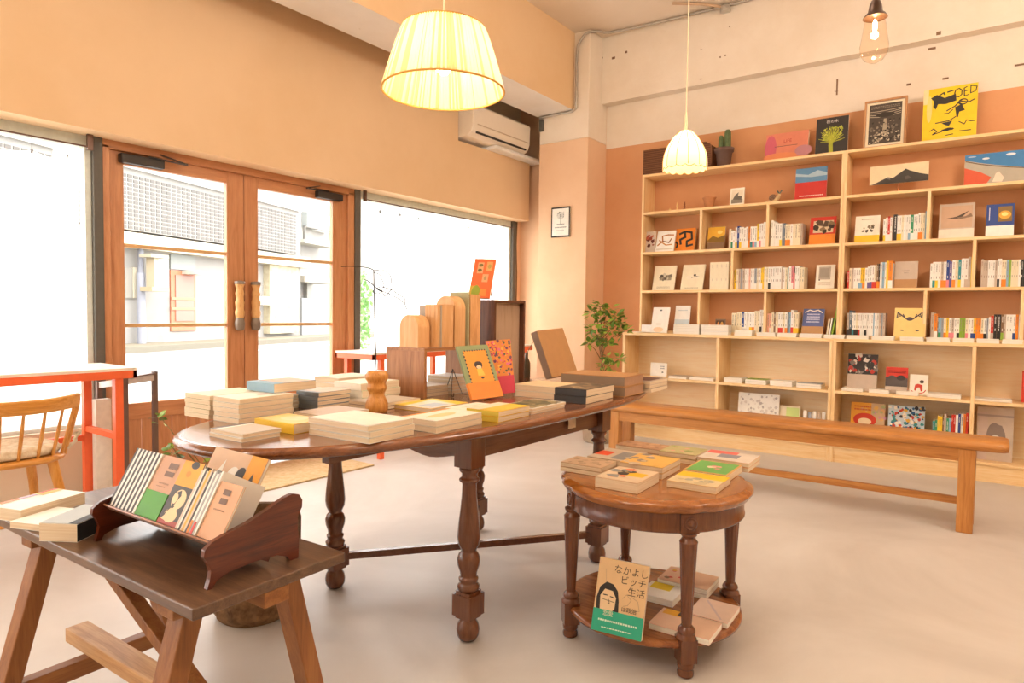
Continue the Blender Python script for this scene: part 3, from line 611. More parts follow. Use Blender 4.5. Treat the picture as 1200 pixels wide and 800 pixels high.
# ---- wooden chair with spindles
wc = lambda ax: wood('#d9943f', '#c07c2c', '#e5a957', ax, 1.2, .35, .2)
ch = empty('spindle_chair', 'honey wood spindle back chair with a tied cushion at the orange counter', 'chair', (-3.55, 1.02, .012)); 
ZS = .475
seat = MB(); N_ = 28
def seatshape(i): return [((.22-i)*math.copysign(abs(math.cos(a))**.8, math.cos(a)), (.225-i)*math.copysign(abs(math.sin(a))**.8, math.sin(a))) for a in [2*math.pi*k/N_ for k in range(N_)]]
slab(seat, seatshape, [(.02,ZS-.03),(.004,ZS-.024),(0,ZS-.012),(.006,ZS-.002),(.02,ZS)]); seat.obj('seat', wc('y'), ch)
for sx, sy in ((1,1),(1,-1),(-1,1),(-1,-1)):
    MB().tube([(sx*.14, sy*.14, ZS-.02), (sx*.165, sy*.165, .3), (sx*.19, sy*.19, 0)], [.022,.02,.013], 12).obj('leg', wc('z'), ch)
for sx in (1, -1): MB().tube([(sx*.175, -.172, .2), (sx*.175, .172, .2)], .01, 8).obj('stretcher', wc('y'), ch)
rail = [(.19+.10*math.cos(a)-.04, .235*math.sin(a)) for a in [math.pi*(k/16-.5)*.98 for k in range(17)]]
bp = lambda a, z: (.15+.075*math.cos(a)+.05*(z-ZS)/.27, .225*math.sin(a), z)
vs = []; fs = []; nn_ = 21
for k in range(nn_):
    a = math.pi*(k/(nn_-1)-.5)*1.0
    for dz, dx in ((.205, -.008), (.205, .012), (.262, .014), (.268, .003), (.262, -.008)):
        x, y, z = bp(a, ZS+dz); vs.append((x+dx*math.cos(a), y+dx*math.sin(a), z+.012*math.sin(a)**2))
for k in range(nn_-1):
    for j in range(5): fs.append((k*5+j, (k+1)*5+j, (k+1)*5+(j+1)%5, k*5+(j+1)%5))
fs += [(0,1,2,3,4), tuple((nn_-1)*5+j for j in (4,3,2,1,0))]
MB().add(vs, fs, 0, True).obj('top_rail', wc('y'), ch, bevel=.002)
for k in range(9):
    a = math.pi*(k/8-.5)*.94; p = bp(a, ZS+.22); MB().tube([(.10+.085*math.cos(a), .20*math.sin(a), ZS-.01), ((p[0]+.10+.085*math.cos(a))/2, (p[1]+.2*math.sin(a))/2, ZS+.1), p], [.007,.0085,.006] if 0 < k < 8 else .012, 8).obj('spindle', wc('z'), ch)
m_cush = plaster('cushion_cloth', '#e9dcc4', '#c9b48e', 25, .3, 60)
slab(MB(), lambda i: [(x*.9, y*.93) for x, y in seatshape(i)], [(.03,ZS),(.006,ZS+.008),(0,ZS+.022),(.01,ZS+.036),(.05,ZS+.045)]).obj('cushion', m_cush, ch)
MB().tube([(.16,.2,ZS+.02),(.19,.22,ZS+.06),(.17,.225,ZS+.09),(.2,.235,ZS+.1),(.19,.21,ZS+.06)], .007, 6).obj('cushion_tie', m_cush, ch)
# ---- dark steel frame stand beside the counter
fs_ = empty('metal_frame_stand', 'dark metal frame stand with grey crossbars beside the orange counter', 'stand', (-3.8, 1.85, 0))
m_fs = flat('#6b5449', .5, .0); m_gb = flat('#b8b0a6', .4, .3)
def wl(px, py, X): v = onx(px, py, X); return (v.x+3.8, v.y-1.85, v.z)
for px, X, yb, yt in ((146, -3.94, 1, 441), (181, -4.12, 1, 435), (116, -4.285, 1, 447)):
    a = wl(px, yt, X); MB().box(a[0]-.012, a[1]-.014, 0, a[0]+.012, a[1]+.014, a[2]).obj('post', m_fs, fs_)
a, b, c = wl(146, 447, -3.94), wl(181, 442, -4.12), wl(116, 451, -4.285)
MB().bar(a, b, .012, .035).obj('crossbar', m_gb, fs_); MB().bar(c, a, .012, .035).obj('crossbar', m_gb, fs_)
MB().bar((a[0], a[1], a[2]+.02), (b[0], b[1], a[2]+.02), .03, .008).bar((c[0], c[1], a[2]+.02), (a[0], a[1], a[2]+.02), .03, .008).obj('top_bar', m_fs, fs_)
MB().bar((a[0], a[1], .08), (b[0], b[1], .08), .02, .02).bar((c[0], c[1], .08), (a[0], a[1], .08), .02, .02).obj('bottom_bar', m_fs, fs_)
tag(MB().box(-4.11, 1.60, .03, -4.06, 1.68, .63).box(-4.14, 1.58, 0, -4.03, 1.70, .03).obj('white_board_panel', flat('#efe8dc', .6)), 'narrow white upright panel standing behind the orange counter leg', 'panel')
# ================================================================== books
PAL = dict(W='#f2ede4', C='#ecdebf', Y='#f0c52e', O='#e98a2c', R='#cf3a2a', P='#e58a94', B='#2f478a', T='#3d8f92', G='#8fae3c', E='#3f9467', K='#35302d', N='#9aa0a8', S='#c9b5a2', L='#8fb2c8', V='#6b5b92', D='#8a6a4e', I='#f0b8a0', X='#f2ead9', Z='#6d7a86', M='#b98a5a')
NAMES = dict(W='white', C='cream', Y='yellow', O='orange', R='red', P='pink', B='navy blue', T='teal', G='lime green', E='green', K='black', N='grey', S='beige', L='pale blue', V='violet', D='brown', I='salmon', X='ivory', Z='slate grey', M='tan')
def pc(c, rough=.5): return flat(PAL.get(c, c), rough, 0, .4, .04, 20)
def pages_mat():
    if 'pages' in MATS: return MATS['pages']
    m, nt, P, N, L = newmat('page_edges'); w = N('ShaderNodeTexNoise'); w.inputs['Scale'].default_value = 1; w.inputs['Detail'].default_value = 2
    L(noise_vec(nt, (4, 4, 900)), w.inputs['Vector']); L(ramp(nt, w.outputs[0], [(.3, '#d9c09c'), (.7, '#eedfc6')]), P.inputs['Base Color']); P.inputs['Roughness'].default_value = .85
    MATS['pages'] = m; return m
def pages_white():
    if 'pagesw' in MATS: return MATS['pagesw']
    m, nt, P, N, L = newmat('page_edges'); w = N('ShaderNodeTexNoise'); w.inputs['Scale'].default_value = 1; w.inputs['Detail'].default_value = 2
    L(noise_vec(nt, (4, 4, 900)), w.inputs['Vector']); L(ramp(nt, w.outputs[0], [(.3, '#e6dccb'), (.7, '#f6f0e4')]), P.inputs['Base Color']); P.inputs['Roughness'].default_value = .85
    MATS['pagesw'] = m; return m
MESHC = {}
def text_mesh(txt, size, mat):
    cu = bpy.data.curves.new('lettering', 'FONT'); cu.body = txt; cu.size = size; cu.extrude = .0001; cu.align_x = 'CENTER'; cu.align_y = 'CENTER'; cu.resolution_u = 2
    o = bpy.data.objects.new('lettering', cu); COL.objects.link(o); bpy.context.view_layer.update()
    me = bpy.data.meshes.new_from_object(o.evaluated_get(bpy.context.evaluated_depsgraph_get())); bpy.data.objects.remove(o); me.materials.clear(); me.materials.append(mat); return me
def book(w, h, t, cover='W', label=None, M=None, band=None, bandh=.28, art=None, hard=False, group=None, pages=None, title=None, name='book', cat='book', spine=None, artk='cover_art'):
    """lies flat: spine at x=0, width along x, height along y, thickness z"""
    r = empty(name, label, cat, group=group); c = .0035 if hard else .0011; ov = .003 if hard else 0
    cm = pc(cover); sm = pc(spine) if spine else cm
    m = MB().box(0, 0, 0, w, h, c, 0).box(0, 0, t-c, w, h, t, 0).box(0, 0, c, c, h, t-c, 1)
    m.obj('cover', [cm, sm], r)
    MB().box(c, ov, c, w-ov-.0006, h-ov, t-c).obj('pages', pages or pages_mat(), r)
    e = .0006
    if band: MB().box(-e, 0, -e, w*.999, h*bandh, 0, 0).box(-e, 0, t, w*.999, h*bandh, t+(.0022 if art else e), 0).box(-e, 0, 0, 0, h*bandh, t, 0).obj('paper_band', pc(band), r)
    if title:      # tiny title marks down the spine
        mk = MB(); rnd = random.Random(title[1]); y = h*.93; s = min(t*.42, .008); n = title[2] if len(title) > 2 else 7
        for i in range(n):
            yy = y-s*1.25; q = rnd.random()
            mk.box(-e, yy, t/2-s/2, 0, yy+s*.3, t/2+s/2).box(-e, yy, t/2-s*.12, 0, yy+s, t/2+s*.12)
            if q < .5: mk.box(-e, yy+s*.6, t/2-s/2, 0, yy+s*.8, t/2+s/2)
            y = yy
        mk.box(-e, h*bandh+.012, t/2-s*.25, 0, h*bandh+.03, t/2+s*.25)
        tag(mk.obj('spine_title', pc(title[0]), r), kind='stuff')
    if art: draw(r, art, w, h, t)
    if M is not None: r.matrix_world = M
    return r
def blob(cx, cy, rx, ry, n=20, jag=0, seed=0):
    rnd = random.Random(seed); return [(cx+rx*math.cos(2*math.pi*k/n)*(1+jag*rnd.uniform(-1,1)), cy+ry*math.sin(2*math.pi*k/n)*(1+jag*rnd.uniform(-1,1))) for k in range(n)]
def draw(r, art, w, h, t):
    """art items in cover units 0..1, each a flat printed shape a hair above the last"""
    m = MB(); mats = []; z = t+.0007
    def mi(c):
        mm = pc(c)
        if mm not in mats: mats.append(mm)
        return mats.index(mm)
    texts = []
    for it in art:
        k = it[0]; z += .00004
        if k == 'r': _, x0, y0, x1, y1, c = it; m.poly([(x0*w, y0*h), (x1*w, y0*h), (x1*w, y1*h), (x0*w, y1*h)], z, mi(c))
        elif k == 'e': _, cx, cy, rx, ry, c = it[:6]; m.poly([(a*w, b*h) for a, b in blob(cx, cy, rx, ry, 20, it[6] if len(it) > 6 else 0, int(cx*97+cy*31))], z, mi(c))
        elif k == 'p': _, pts, c = it; m.poly([(a*w, b*h) for a, b in pts], z, mi(c))
        elif k == 'l':   # polyline stroke
            _, pts, th, c = it; pts = [Vector((a*w, b*h)) for a, b in pts]
            for a, b in zip(pts, pts[1:]):
                if (b-a).length < 1e-6: continue
                d_ = (b-a).normalized(); q = Vector((-d_.y, d_.x))*th*w/2; a2 = a-d_*th*w*.3; b2 = b+d_*th*w*.3
                m.poly([tuple(a2-q), tuple(b2-q), tuple(b2+q), tuple(a2+q)], z, mi(c))
        elif k == 's':   # scatter of blobs
            _, x0, y0, x1, y1, n, s, cs, sd = it; rnd = random.Random(sd)
            for i in range(n):
                z += .000004; cx, cy = rnd.uniform(x0, x1), rnd.uniform(y0, y1); q = s*rnd.uniform(.5, 1.3)
                m.poly([(a*w, b*h) for a, b in blob(cx, cy, q, q*w/h, 7, .35, i+sd)], z, mi(cs[i % len(cs)]))
        elif k == 'm':   # rows of small print marks
            _, x0, y0, x1, y1, n, c, sd = it; rnd = random.Random(sd); lh = (y1-y0)/n
            for i in range(n):
                x = x0
                while x < x1:
                    q = rnd.uniform(.02, .05); m.poly([(x*w, (y0+i*lh)*h), (min(x+q, x1)*w, (y0+i*lh)*h), (min(x+q, x1)*w, (y0+i*lh+lh*.5)*h), (x*w, (y0+i*lh+lh*.5)*h)], z, mi(c)); x += q+.012
        elif k == 't': texts.append(it+(z,))
    if m.v: tag(m.obj('cover_art', mats, r), kind='stuff')
    for _, cx, cy, sz, txt, c, z in texts:
        me = text_mesh(txt, sz*h, pc(c)); o = bpy.data.objects.new('lettering', me); COL.objects.link(o); o.parent = r; o.location = (cx*w, cy*h, z+.0003)
def m_up(x, y, z, sgn=1):          # standing, spine to the room (spine faces -y); thickness runs to +x
    return Matrix(((0,0,1,x),(1,0,0,y),(0,1,0,z),(0,0,0,1)))
def m_face(x, y, z, tilt=0.2, az=0.0, t=0, roll=0):       # standing, cover to the room, leaning back; x,y = lower left corner
    R_ = Matrix.Rotation(az, 4, 'Z') @ Matrix.Rotation(math.pi/2-tilt, 4, 'X')
    return Matrix.Translation((x, y, z)) @ R_ @ Matrix.Translation((0, 0, -t*0))
ORD = ['', 'first', 'second', 'third', 'fourth', 'fifth', 'sixth', 'seventh', 'eighth', 'ninth', 'tenth', 'eleventh', 'twelfth', 'thirteenth', 'fourteenth', 'fifteenth', 'sixteenth', 'seventeenth', 'eighteenth', 'nineteenth', 'twentieth'] + ['twenty-'+s for s in ('first', 'second', 'third', 'fourth', 'fifth', 'sixth', 'seventh', 'eighth', 'ninth')] + ['thirtieth'] + ['thirty-'+s for s in ('first', 'second', 'third', 'fourth', 'fifth')]
def spines(px0, px1, py, z, spec, where, yf=YU+.03, seed=0, lean=0, xr=None):
    """spec tokens: cover letter, height in cm*? (mm/10), optional band letter, optional width factor after ':'"""
    toks = spec.split(); ws_ = []
    for k in toks:
        a = k.split(':'); ws_.append(float(a[1]) if len(a) > 1 else 1.0)
    x0 = ony(px0, py, yf).x; x1 = ony(px1, py, yf).x if xr is None else xr
    tot = sum(ws_); x = x0; rnd = random.Random(seed)
    for i, k in enumerate(toks):
        k = k.split(':')[0]; c = k[0]; hh = int(k[1:3])/100.0*1.0; b = k[3] if len(k) > 3 else None; bh = .28
        if b and len(k) > 4: bh = int(k[4])/10
        t = ws_[i]/tot*(x1-x0)
        lab = '%s book%s, %s spine from left, %s' % (NAMES[c], (' with %s band' % NAMES[b]) if b else '', ORD[i+1], where)
        tc = 'W' if c in 'KBTEVZRD' else rnd.choice(['#8a7a6a', '#6b5f55', '#9c8f80', '#a3705a'])
        book(rnd.uniform(.13, .15), hh, t-.0006, c, lab, m_up(x+.0003, yf+rnd.uniform(-.004, .006), z), b, bh, title=(tc, seed*100+i, rnd.randint(4, 9)), group='upright books, '+where)
        x += t
z1, z2, z3, z4 = UZ[1][1], UZ[2][1], UZ[3][1], UZ[4][1]; ZC1 = .981
# heights in cm of model space
spines(853.7, 897.3, 290, z2, 'C17 W15E4 W15 W18Y B19 W18Y W18 W17 W18 O18 W18T W18P W18L Y20W W20P W20 W21:1.2', 'left bookcase third tier centre', seed=1)
spines(902.5, 939.5, 290, z2, 'W22:1.2 W21:.7 W20 W19 W19Y N19:.8 Z19:.7 C18O:1.1 C18O W18 C18 C18 C18:1.2 S18:.8', 'left bookcase third tier right', seed=2)
spines(860.5, 942, 330, z3, 'Y17 C18 S18 N18 S18 W18 W18 I18:.7 W18 W18 N18W C18 W18 Y18W:.7 Y19:.8 X19 C19 W19K W19 W19 W19 W19 W19 S19:.7 W18 C18 T18:.6 W19:1.1 P19W R13:.7 W19 W19 C18 C18', 'left bookcase fourth tier', seed=3)
spines(857.5, 895, 370, z4, 'C17 C17 C18 C18 B18W W18 W18 W18Y W18O C19 C19 W20K:.7 W20:.8', 'left bookcase lowest tier centre', seed=4)
spines(899, 935.5, 370, z4, 'I17 I17W C18 D18:.8 C18 W18R W18R C18 W18O Z18:.7 L18:.8 W20R:1.1 C18Y C18Y', 'left bookcase lowest tier right', seed=5)
spines(1035, 1089.5, 270, z2, 'W17Y W18 R19W W18 D20:.6 K20:1.6 W19Y W19Y C19 W19 W19 W19L E19W:1.3 W19 W19 W20O C20O C20 L21:.8 L22:1.3', 'right bookcase third tier', seed=6)
spines(992, 1046.5, 340, z3, 'R14 C16 S16 W16 W16 W16L Y16L:.7 Y16O:1.2 W16 W17V W18V W18R C18R D19O:.8 K19O:.5 W20 L20 W20:.7 Y21:.9 O21W:1.7 S19:.5', 'right bookcase fourth tier left', seed=7)
spines(1090, 1142.8, 320, z3, 'W18:.9 W19T W19Y W19 S19O W19O B20P V19 W20O:1.2 C20 T20Y W21:1.2 W21S:1.2 S22 Y22:1.5', 'right bookcase fourth tier middle', seed=8)
spines(1149.5, 1200, 320, z3, 'S20 S19 S19 W19 W19 W19 S19 W20K W20:.8 C19O C19O L19 G19 C19 C19 C19 W19 K19 K19 K19:1.2 R19Y P19Y W19 T20 W18 O19', 'fourth tier at right photo edge', seed=9, xr=.25)
spines(992.5, 1037.5, 370, z4, 'S18K:1.1 Z20K:1.4 W18T:.8 W18K C18K W18R W18 W18 W18K W18 W18 W18 L18:.6 W18 W18 S18 N18:.7 S18:1.1', 'right bookcase lowest tier left', seed=10)
spines(1091, 1197.5, 370, z4, 'S19:1.3 O18W:1.3 D16:.4 L15E N15 C15O Y15 W15P S15P W15 W15K G15:1.2 G15 C15P W15 W15B Y15B:.7 O15 O15 C15O W15K N15:.7 W16:.8 R17S K18:1.2 K18:1.4 D18G S18:.8 W18 W18:1.3 W18B O18O W18', 'right bookcase lowest tier middle', seed=11)
0 and spines(1200, 1260, 370, z4, 'W18 O18 C18 W18K S18 W18 C18 R17 W18 W18', 'lowest tier beyond the last divider', seed=12)
# ---- leaning green books (a leaning pair at the end of the tier)
xg = ony(968.5, 385, YU+.03).x
for i, (c, hh, tt, an, dx) in enumerate((('C', .13, .012, .10, 0), ('W', .14, .01, .12, .018), ('G', .23, .013, .16, .034))):
    book(.13, hh, tt, c, ['cream thin book leaning left of the lime green one', 'white thin book leaning against the lime green one', 'tall lime green thin book leaning at the end of the lowest tier'][i], Matrix.Translation((xg+dx, YU+.03, z4)) @ Matrix.Rotation(an, 4, 'Y') @ m_up(0, 0, 0), group=None)
# ---- face out books: corner pixels of the front cover foot, then height
def face(px0, px1, pyb, z, h, cover, label, yf, tilt=.2, t=.015, art=None, band=None, bandh=.28, hard=False, cat='display book', name='display_book', **kw):
    a = ony(px0, pyb, yf); b = ony(px1, pyb, yf); w = b.x-a.x
    return book(w, h, t, cover, label, Matrix.Translation((a.x, yf, z)) @ Matrix.Rotation(math.pi/2-tilt, 4, 'X') @ Matrix.Translation((0, 0, -t)) if False else Matrix.Translation((a.x, yf+t, z)) @ Matrix.Rotation(math.pi/2-tilt, 4, 'X'), band, bandh, art, hard, cat=cat, name=name, **kw)
yf = YU+.06
face(756, 767, 294, z2, .20, 'S', 'narrow book with dark red flower cover at the left end of the third tier', YU+.05, .12, art=[('s', .1,.3,.9,.8, 14, .16, ['#8a3a28','#b5573c','#5e2a20'], 3)])
face(767.5, 789, 292, z2, .205, 'W', 'white book with brown branching pattern on the third tier', YU+.05, .3, art=[('l', [(.1,.3),(.35,.5),(.3,.75),(.6,.8),(.9,.78)], .07, '#b5743a'), ('l', [(.35,.5),(.7,.42),(.8,.6)], .06, '#8f5a2c'), ('l', [(.15,.55),(.3,.45),(.55,.3),(.85,.32)], .06, '#c98b4a'), ('r', .05,.08,.95,.14,'#ddd2c0')])
face(790, 813, 291, z2, .215, 'O', 'orange book with bold black brush shapes on the third tier', YU+.09, .22, .03, art=[('l', [(.2,.75),(.45,.85),(.5,.6),(.25,.5),(.3,.3)], .11, 'K'), ('l', [(.5,.85),(.8,.8),(.85,.5),(.6,.42),(.62,.2),(.9,.25)], .1, 'K'), ('l', [(.05,.4),(.15,.3),(.1,.15)], .09, 'K')], spine='K')
face(828, 848, 289.5, z2, .21, 'M', 'yellow landscape picture book with brown band in the middle box', YU+.07, .2, art=[('r',0,.32,1,.98,'#e7b13a'),('p',[(0,.4),(.3,.6),(.6,.5),(1,.62),(1,.32),(0,.32)],'#8a6a2c'),('e',.7,.75,.15,.08,'#f3d77a')], band='D', bandh=.3)
face(947.5, 978, 285, z2, .235, 'R', 'red picture book with animal photo and orange band on the third tier', YU+.06, .25, art=[('r',.13,.42,.9,.86,'#d9c4a0'),('s',.2,.45,.85,.8,14,.12,['#5b4634','#8a7150','#3a2d24'],5)], band='O', bandh=.36)
face(764, 789.5, 339, z3, .24, 'C', 'cream book with a small grey house drawing on the fourth tier', YU+.05, .28, .012, art=[('r',.28,.4,.82,.62,'#9b8d74'),('s',.3,.4,.8,.62,16,.07,['#4f463c','#7b6f60','#c9bda4'],2),('m',.2,.08,.8,.16,2,'#a8997e',1)])
face(797, 823, 339, z3, .245, 'C', 'cream book with a small bird drawing beside the house book', YU+.05, .3, .012, art=[('e',.5,.5,.3,.1,'#efdfc6'),('e',.58,.58,.06,.04,'#54483c',.2),('l',[(.45,.48),(.65,.53),(.78,.5)],.03,'#8a7c6b'),('m',.2,.06,.8,.12,1,'#a8997e',1)])
for i in range(4): book(.15, .245, .0415, 'C', 'cream cloth boxed volume, %s of the four beside the bird book' % ORD[i+1], m_up(ony(831.5, 338, YU+.03).x+i*.042, YU+.03, z3), title=('S', i, 3), group='four cream volumes on the fourth tier')
face(955, 977, 337, z3, .20, 'X', 'ivory book with a grey square picture at the end of the fourth tier', YU+.06, .22, art=[('r',.15,.38,.78,.92,'#b9ac9c'),('r',.2,.45,.7,.86,'#a39686'),('e',.2,.36,.04,.03,'K'),('m',.15,.14,.8,.3,3,'#cbbba2',2)])
face(762, 781.5, 387, ZC1, .245, 'W', 'white book with a small dark crest leaning at the left end of the counter', YU+.0-.05, .28, .01, art=[('e',.48,.88,.07,.03,'#6b6b6b'),('e',.45,.12,.3,.1,'#f2d3b0'),('m',.3,.3,.6,.4,2,'#e2dccf',3)])
face(789.5, 807, 377, z4+.0, .235, 'W', 'white book with pale blue lower half standing behind the white stack', YU+.03, .2, .01, art=[('r',.0,.2,1,.45,'#cfd9dd'),('m',.2,.8,.8,.86,1,'#b9c2c6',1)])
face(838, 850, 374, z4, .115, 'D', 'small dark photo card with orange figures on the lowest tier', YU+.05, .1, .004, art=[('r',.08,.1,.92,.9,'#5a3a22'),('e',.3,.5,.12,.3,'#d98a3c'),('e',.65,.5,.15,.3,'#e0a040')], name='photo_card', cat='card')
face(939, 964, 386.5, z4-.0, .215, 'V', 'blue violet book with white scroll lettering and tan band on the lowest tier', YU-.0+.03, .3, .02, art=[('r',0,.3,1,1,'#56608f'),('m',.2,.45,.8,.85,4,'#c9cbe0',6),('l',[(.1,.85),(.3,.95),(.5,.9),(.7,.95),(.9,.85)],.05,'#e8dccb')], band='M', bandh=.3)
face(1001, 1030, 281, z2, .215, 'X', 'ivory book with small figures and a yellow band on the right bookcase', YU+.06, .2, art=[('s',.25,.4,.75,.65,14,.06,['#5a4d3c','#8a7a60'],4),('m',.25,.85,.75,.9,1,'#a8977c',2)], band='Y', bandh=.26)
face(1099.5, 1141, 276, z2, .265, 'S', 'large beige book with a flying bird cover on the third tier', YU+.07, .2, art=[('r',.06,.3,.94,.93,'#c9a68a'),('p',[(.2,.58),(.5,.62),(.85,.78),(.6,.56)],'#4f4034'),('p',[(.5,.6),(.75,.62),(.9,.7),(.95,.6),(.6,.54)],'#8a6f5a'),('r',0,0,1,.27,'#efdfcc')])
face(1155, 1188, 271.5, z2, .235, 'B', 'navy book with gold picture and white band on the third tier', YU+.07, .15, art=[('r',.42,.45,.92,.92,'#8a6a34'),('e',.67,.66,.22,.13,'#e0a83c'),('e',.66,.68,.12,.06,'#f7e08a'),('r',.1,.5,.13,.9,'#d9d9e6')], band='W', bandh=.33)
face(1047.5, 1074.5, 335, z3, .205, 'S', 'beige book with a grey brick band standing on the fourth tier', YU+.05, .15, art=[('m',.35,.62,.65,.68,1,'#54483c',1),('m',.4,.55,.6,.58,1,'#8a7a68',2)], band='M', bandh=.32)
face(1047, 1083.5, 389, ZC1, .245, 'Y', 'pale yellow book with a dark feather wing pattern on the counter stacks', YU-.02, .18, .02, art=[('r',0,0,1,1,'#eccb7e')]+[('l',[(.5+s*.05,.62),(.5+s*(.15+.06*k),.68+.045*k),(.5+s*(.22+.05*k),.80-.03*k)],.035,'#4a3d4a') for s in (1,-1) for k in range(5)]+[('e',.5,.66,.1,.06,'#4a3d4a'),('e',.27,.3,.06,.02,'#4a3d4a'),('e',.76,.3,.06,.02,'#4a3d4a')])
# top tier (one from the top)
yf1 = YU+.05
face(931, 968, 233, z1, .262, 'R', 'red and blue seascape poster book with white lettering on the second tier', yf1, .1, .012, art=[('r',0,.52,1,1,'#5f8bb0'),('p',[(0,.85),(.4,.78),(.7,.9),(1,.8),(1,.72),(.5,.7),(0,.76)],'#a9bfcc'),('r',0,0,1,.55,'#c8352c'),('m',.15,.1,.9,.16,1,'#f0d8c8',4)])
pf_ = face(855, 871.5, 240, z1, .155, 'X', 'small white framed photo of a grey bird on the second tier', yf1, .12, .012, art=[('r',.1,.12,.9,.9,'#e6d9c2'),('r',.1,.12,.9,.35,'#8f8474'),('p',[(.2,.35),(.35,.6),(.6,.75),(.55,.55),(.85,.5),(.8,.3)],'#6f675c')], name='framed_photo', cat='photo')
# top of the bookcases
zt_ = UZ[0][1]
face(896.5, 946, 186, zt_, .225, 'I', 'salmon book with the title LIFE standing on top of the left bookcase', YU+.06, .12, .03, art=[('r',0,0,1,1,'#d98368'),('e',.12,.45,.14,.5,'#c95f70'),('e',.9,.25,.2,.2,'#b87f86'),('e',.35,.12,.4,.14,'#e08a5c'),('t',.52,.68,.17,'LIFE','#b03c34'),('l',[(.22,.5),(.75,.5)],.012,'#4f4440')])
tr = [('l',[(.5,.0),(.48,.25),(.5,.4)],.13,'#b3b53a')]
rnd = random.Random(8)
for k in range(26):
    a = math.pi*(k/25)*1.16-.25; L_ = rnd.uniform(.24,.34); tr.append(('l',[(.5,.3),(.5+.5*L_*math.cos(a),.36+.5*L_*math.sin(a)),(.5+1.2*L_*math.cos(a+.1),.42+L_*math.sin(a))],.018,'#b3b53a'))
tr.append(('s',.2,.38,.82,.72,110,.025,['#b3b53a','#9ba634','#c6c552'],7))
face(955, 992.5, 179.5, zt_, .30, 'K', 'black book with a yellow green tree and white title on the bookcase', YU+.06, .12, .02, art=tr+[('t',.5,.88,.10,'夜の木','#e6ddd0')])
ar = [('r',0,0,1,1,'#4a4038')]
for k in range(5): ar.append(('l',[(.05+.02*k,.72+.03*k),(.3,.70+.04*k),(.7,.72+.035*k),(.95,.76+.03*k)],.014,'#cdbfa4'))
ar += [('e',.5,.68,.3,.07,'#3a322c'),('p',[(.42,.3),(.47,.6),(.53,.6),(.6,.3)],'#a89a82'),('s',.05,.03,.95,.3,90,.03,['#cdbfa4','#8f8270','#2f2823'],3),('s',.05,.3,.95,.6,60,.03,['#6f6456','#8f8270','#2f2823'],6),('m',.1,.88,.9,.95,2,'#8f8270',9)]
fo = face(1011, 1061, 170.5, zt_, .385, 'S', 'framed black and cream woodcut print on top of the right bookcase', YU+.07, .12, .012, art=[('r',.06,.05,.94,.95,'#e9dabc')]+[(i[0],)+tuple([.12+.76*i[1], .1+.8*i[2], .12+.76*i[3], .1+.8*i[4]])+tuple(i[5:]) if i[0] in 'rm' else i for i in []], name='framed_print', cat='print')
draw(fo, [('r',.12,.09,.88,.91,'#4a4038')]+[('l',[(.14,.66+.035*k),(.35,.64+.04*k),(.65,.65+.04*k),(.86,.68+.035*k)],.012,'#cdbfa4') for k in range(4)]+[('e',.5,.68,.22,.05,'#332c26'),('p',[(.44,.25),(.47,.6),(.53,.6),(.57,.25)],'#a89a82'),('s',.15,.11,.85,.32,80,.025,['#cdbfa4','#8f8270','#2f2823'],3),('s',.15,.32,.85,.58,50,.025,['#6f6456','#8f8270','#2f2823'],6),('m',.16,.82,.84,.88,2,'#8f8270',9)], ony(1061,170.5,YU+.07).x-ony(1011,170.5,YU+.07).x, .385, .013)
wf = ony(1061,170.5,YU+.07).x-ony(1011,170.5,YU+.07).x
MB().box(0,0,-.002,.014,.385,.022).box(wf-.014,0,-.002,wf,.385,.022).box(.014,0,-.002,wf-.014,.014,.022).box(.014,.371,-.002,wf-.014,.385,.022).obj('frame', wood('#c08a5a','#a87346',None,'y',1,.5), fo)
po = [('r',0,0,1,1,'#f0c81e'),('r',.0,.72,.1,1,'#e9d6a0'),('e',.12,.62,.05,.25,'#eed27c'),
 ('p',[(.14,.83),(.25,.88),(.4,.8),(.6,.85),(.62,.72),(.42,.68),(.28,.70),(.24,.6),(.19,.66),(.2,.76)],'K'),
 ('l',[(.58,.86),(.6,.92),(.66,.94),(.71,.9),(.71,.82),(.66,.78),(.6,.8),(.58,.86)],.022,'K'),
 ('l',[(.8,.95),(.75,.93),(.76,.78),(.84,.8)],.022,'K'),('l',[(.76,.87),(.82,.88)],.02,'K'),
 ('l',[(.87,.96),(.87,.82),(.96,.85),(.98,.93),(.87,.96)],.02,'K'),('l',[(.3,.86),(.38,.9),(.4,.86)],.03,'K'),('l',[(.45,.9),(.55,.92)],.03,'K'),
 ('e',.74,.68,.09,.06,'K'),('e',.75,.68,.06,.035,'#f0c81e'),('l',[(.45,.55),(.6,.62),(.68,.7),(.85,.66),(.95,.7)],.025,'K'),('p',[(.6,.6),(.72,.64),(.78,.52),(.68,.5),(.66,.4),(.63,.42)],'K'),('l',[(.4,.5),(.48,.5),(.56,.56)],.02,'K'),
 ('l',[(.25,.34),(.5,.36),(.62,.42)],.022,'K'),('p',[(.36,.33),(.56,.35),(.5,.26),(.44,.28)],'K'),('l',[(.15,.2),(.22,.24),(.28,.18),(.2,.13),(.38,.17)],.02,'K'),('e',.48,.2,.1,.03,'K',.3),('l',[(.68,.32),(.78,.26),(.82,.33),(.9,.3),(.97,.3)],.018,'K'),('l',[(.45,.09),(.58,.1)],.02,'K'),('l',[(.7,.14),(.9,.14)],.02,'K')]
face(1080, 1143.5, 164, zt_, .40, 'Y', 'large yellow poster with black brush drawing on top of the right bookcase', YU+.07, .10, .012, art=po, name='poster_panel', cat='poster')
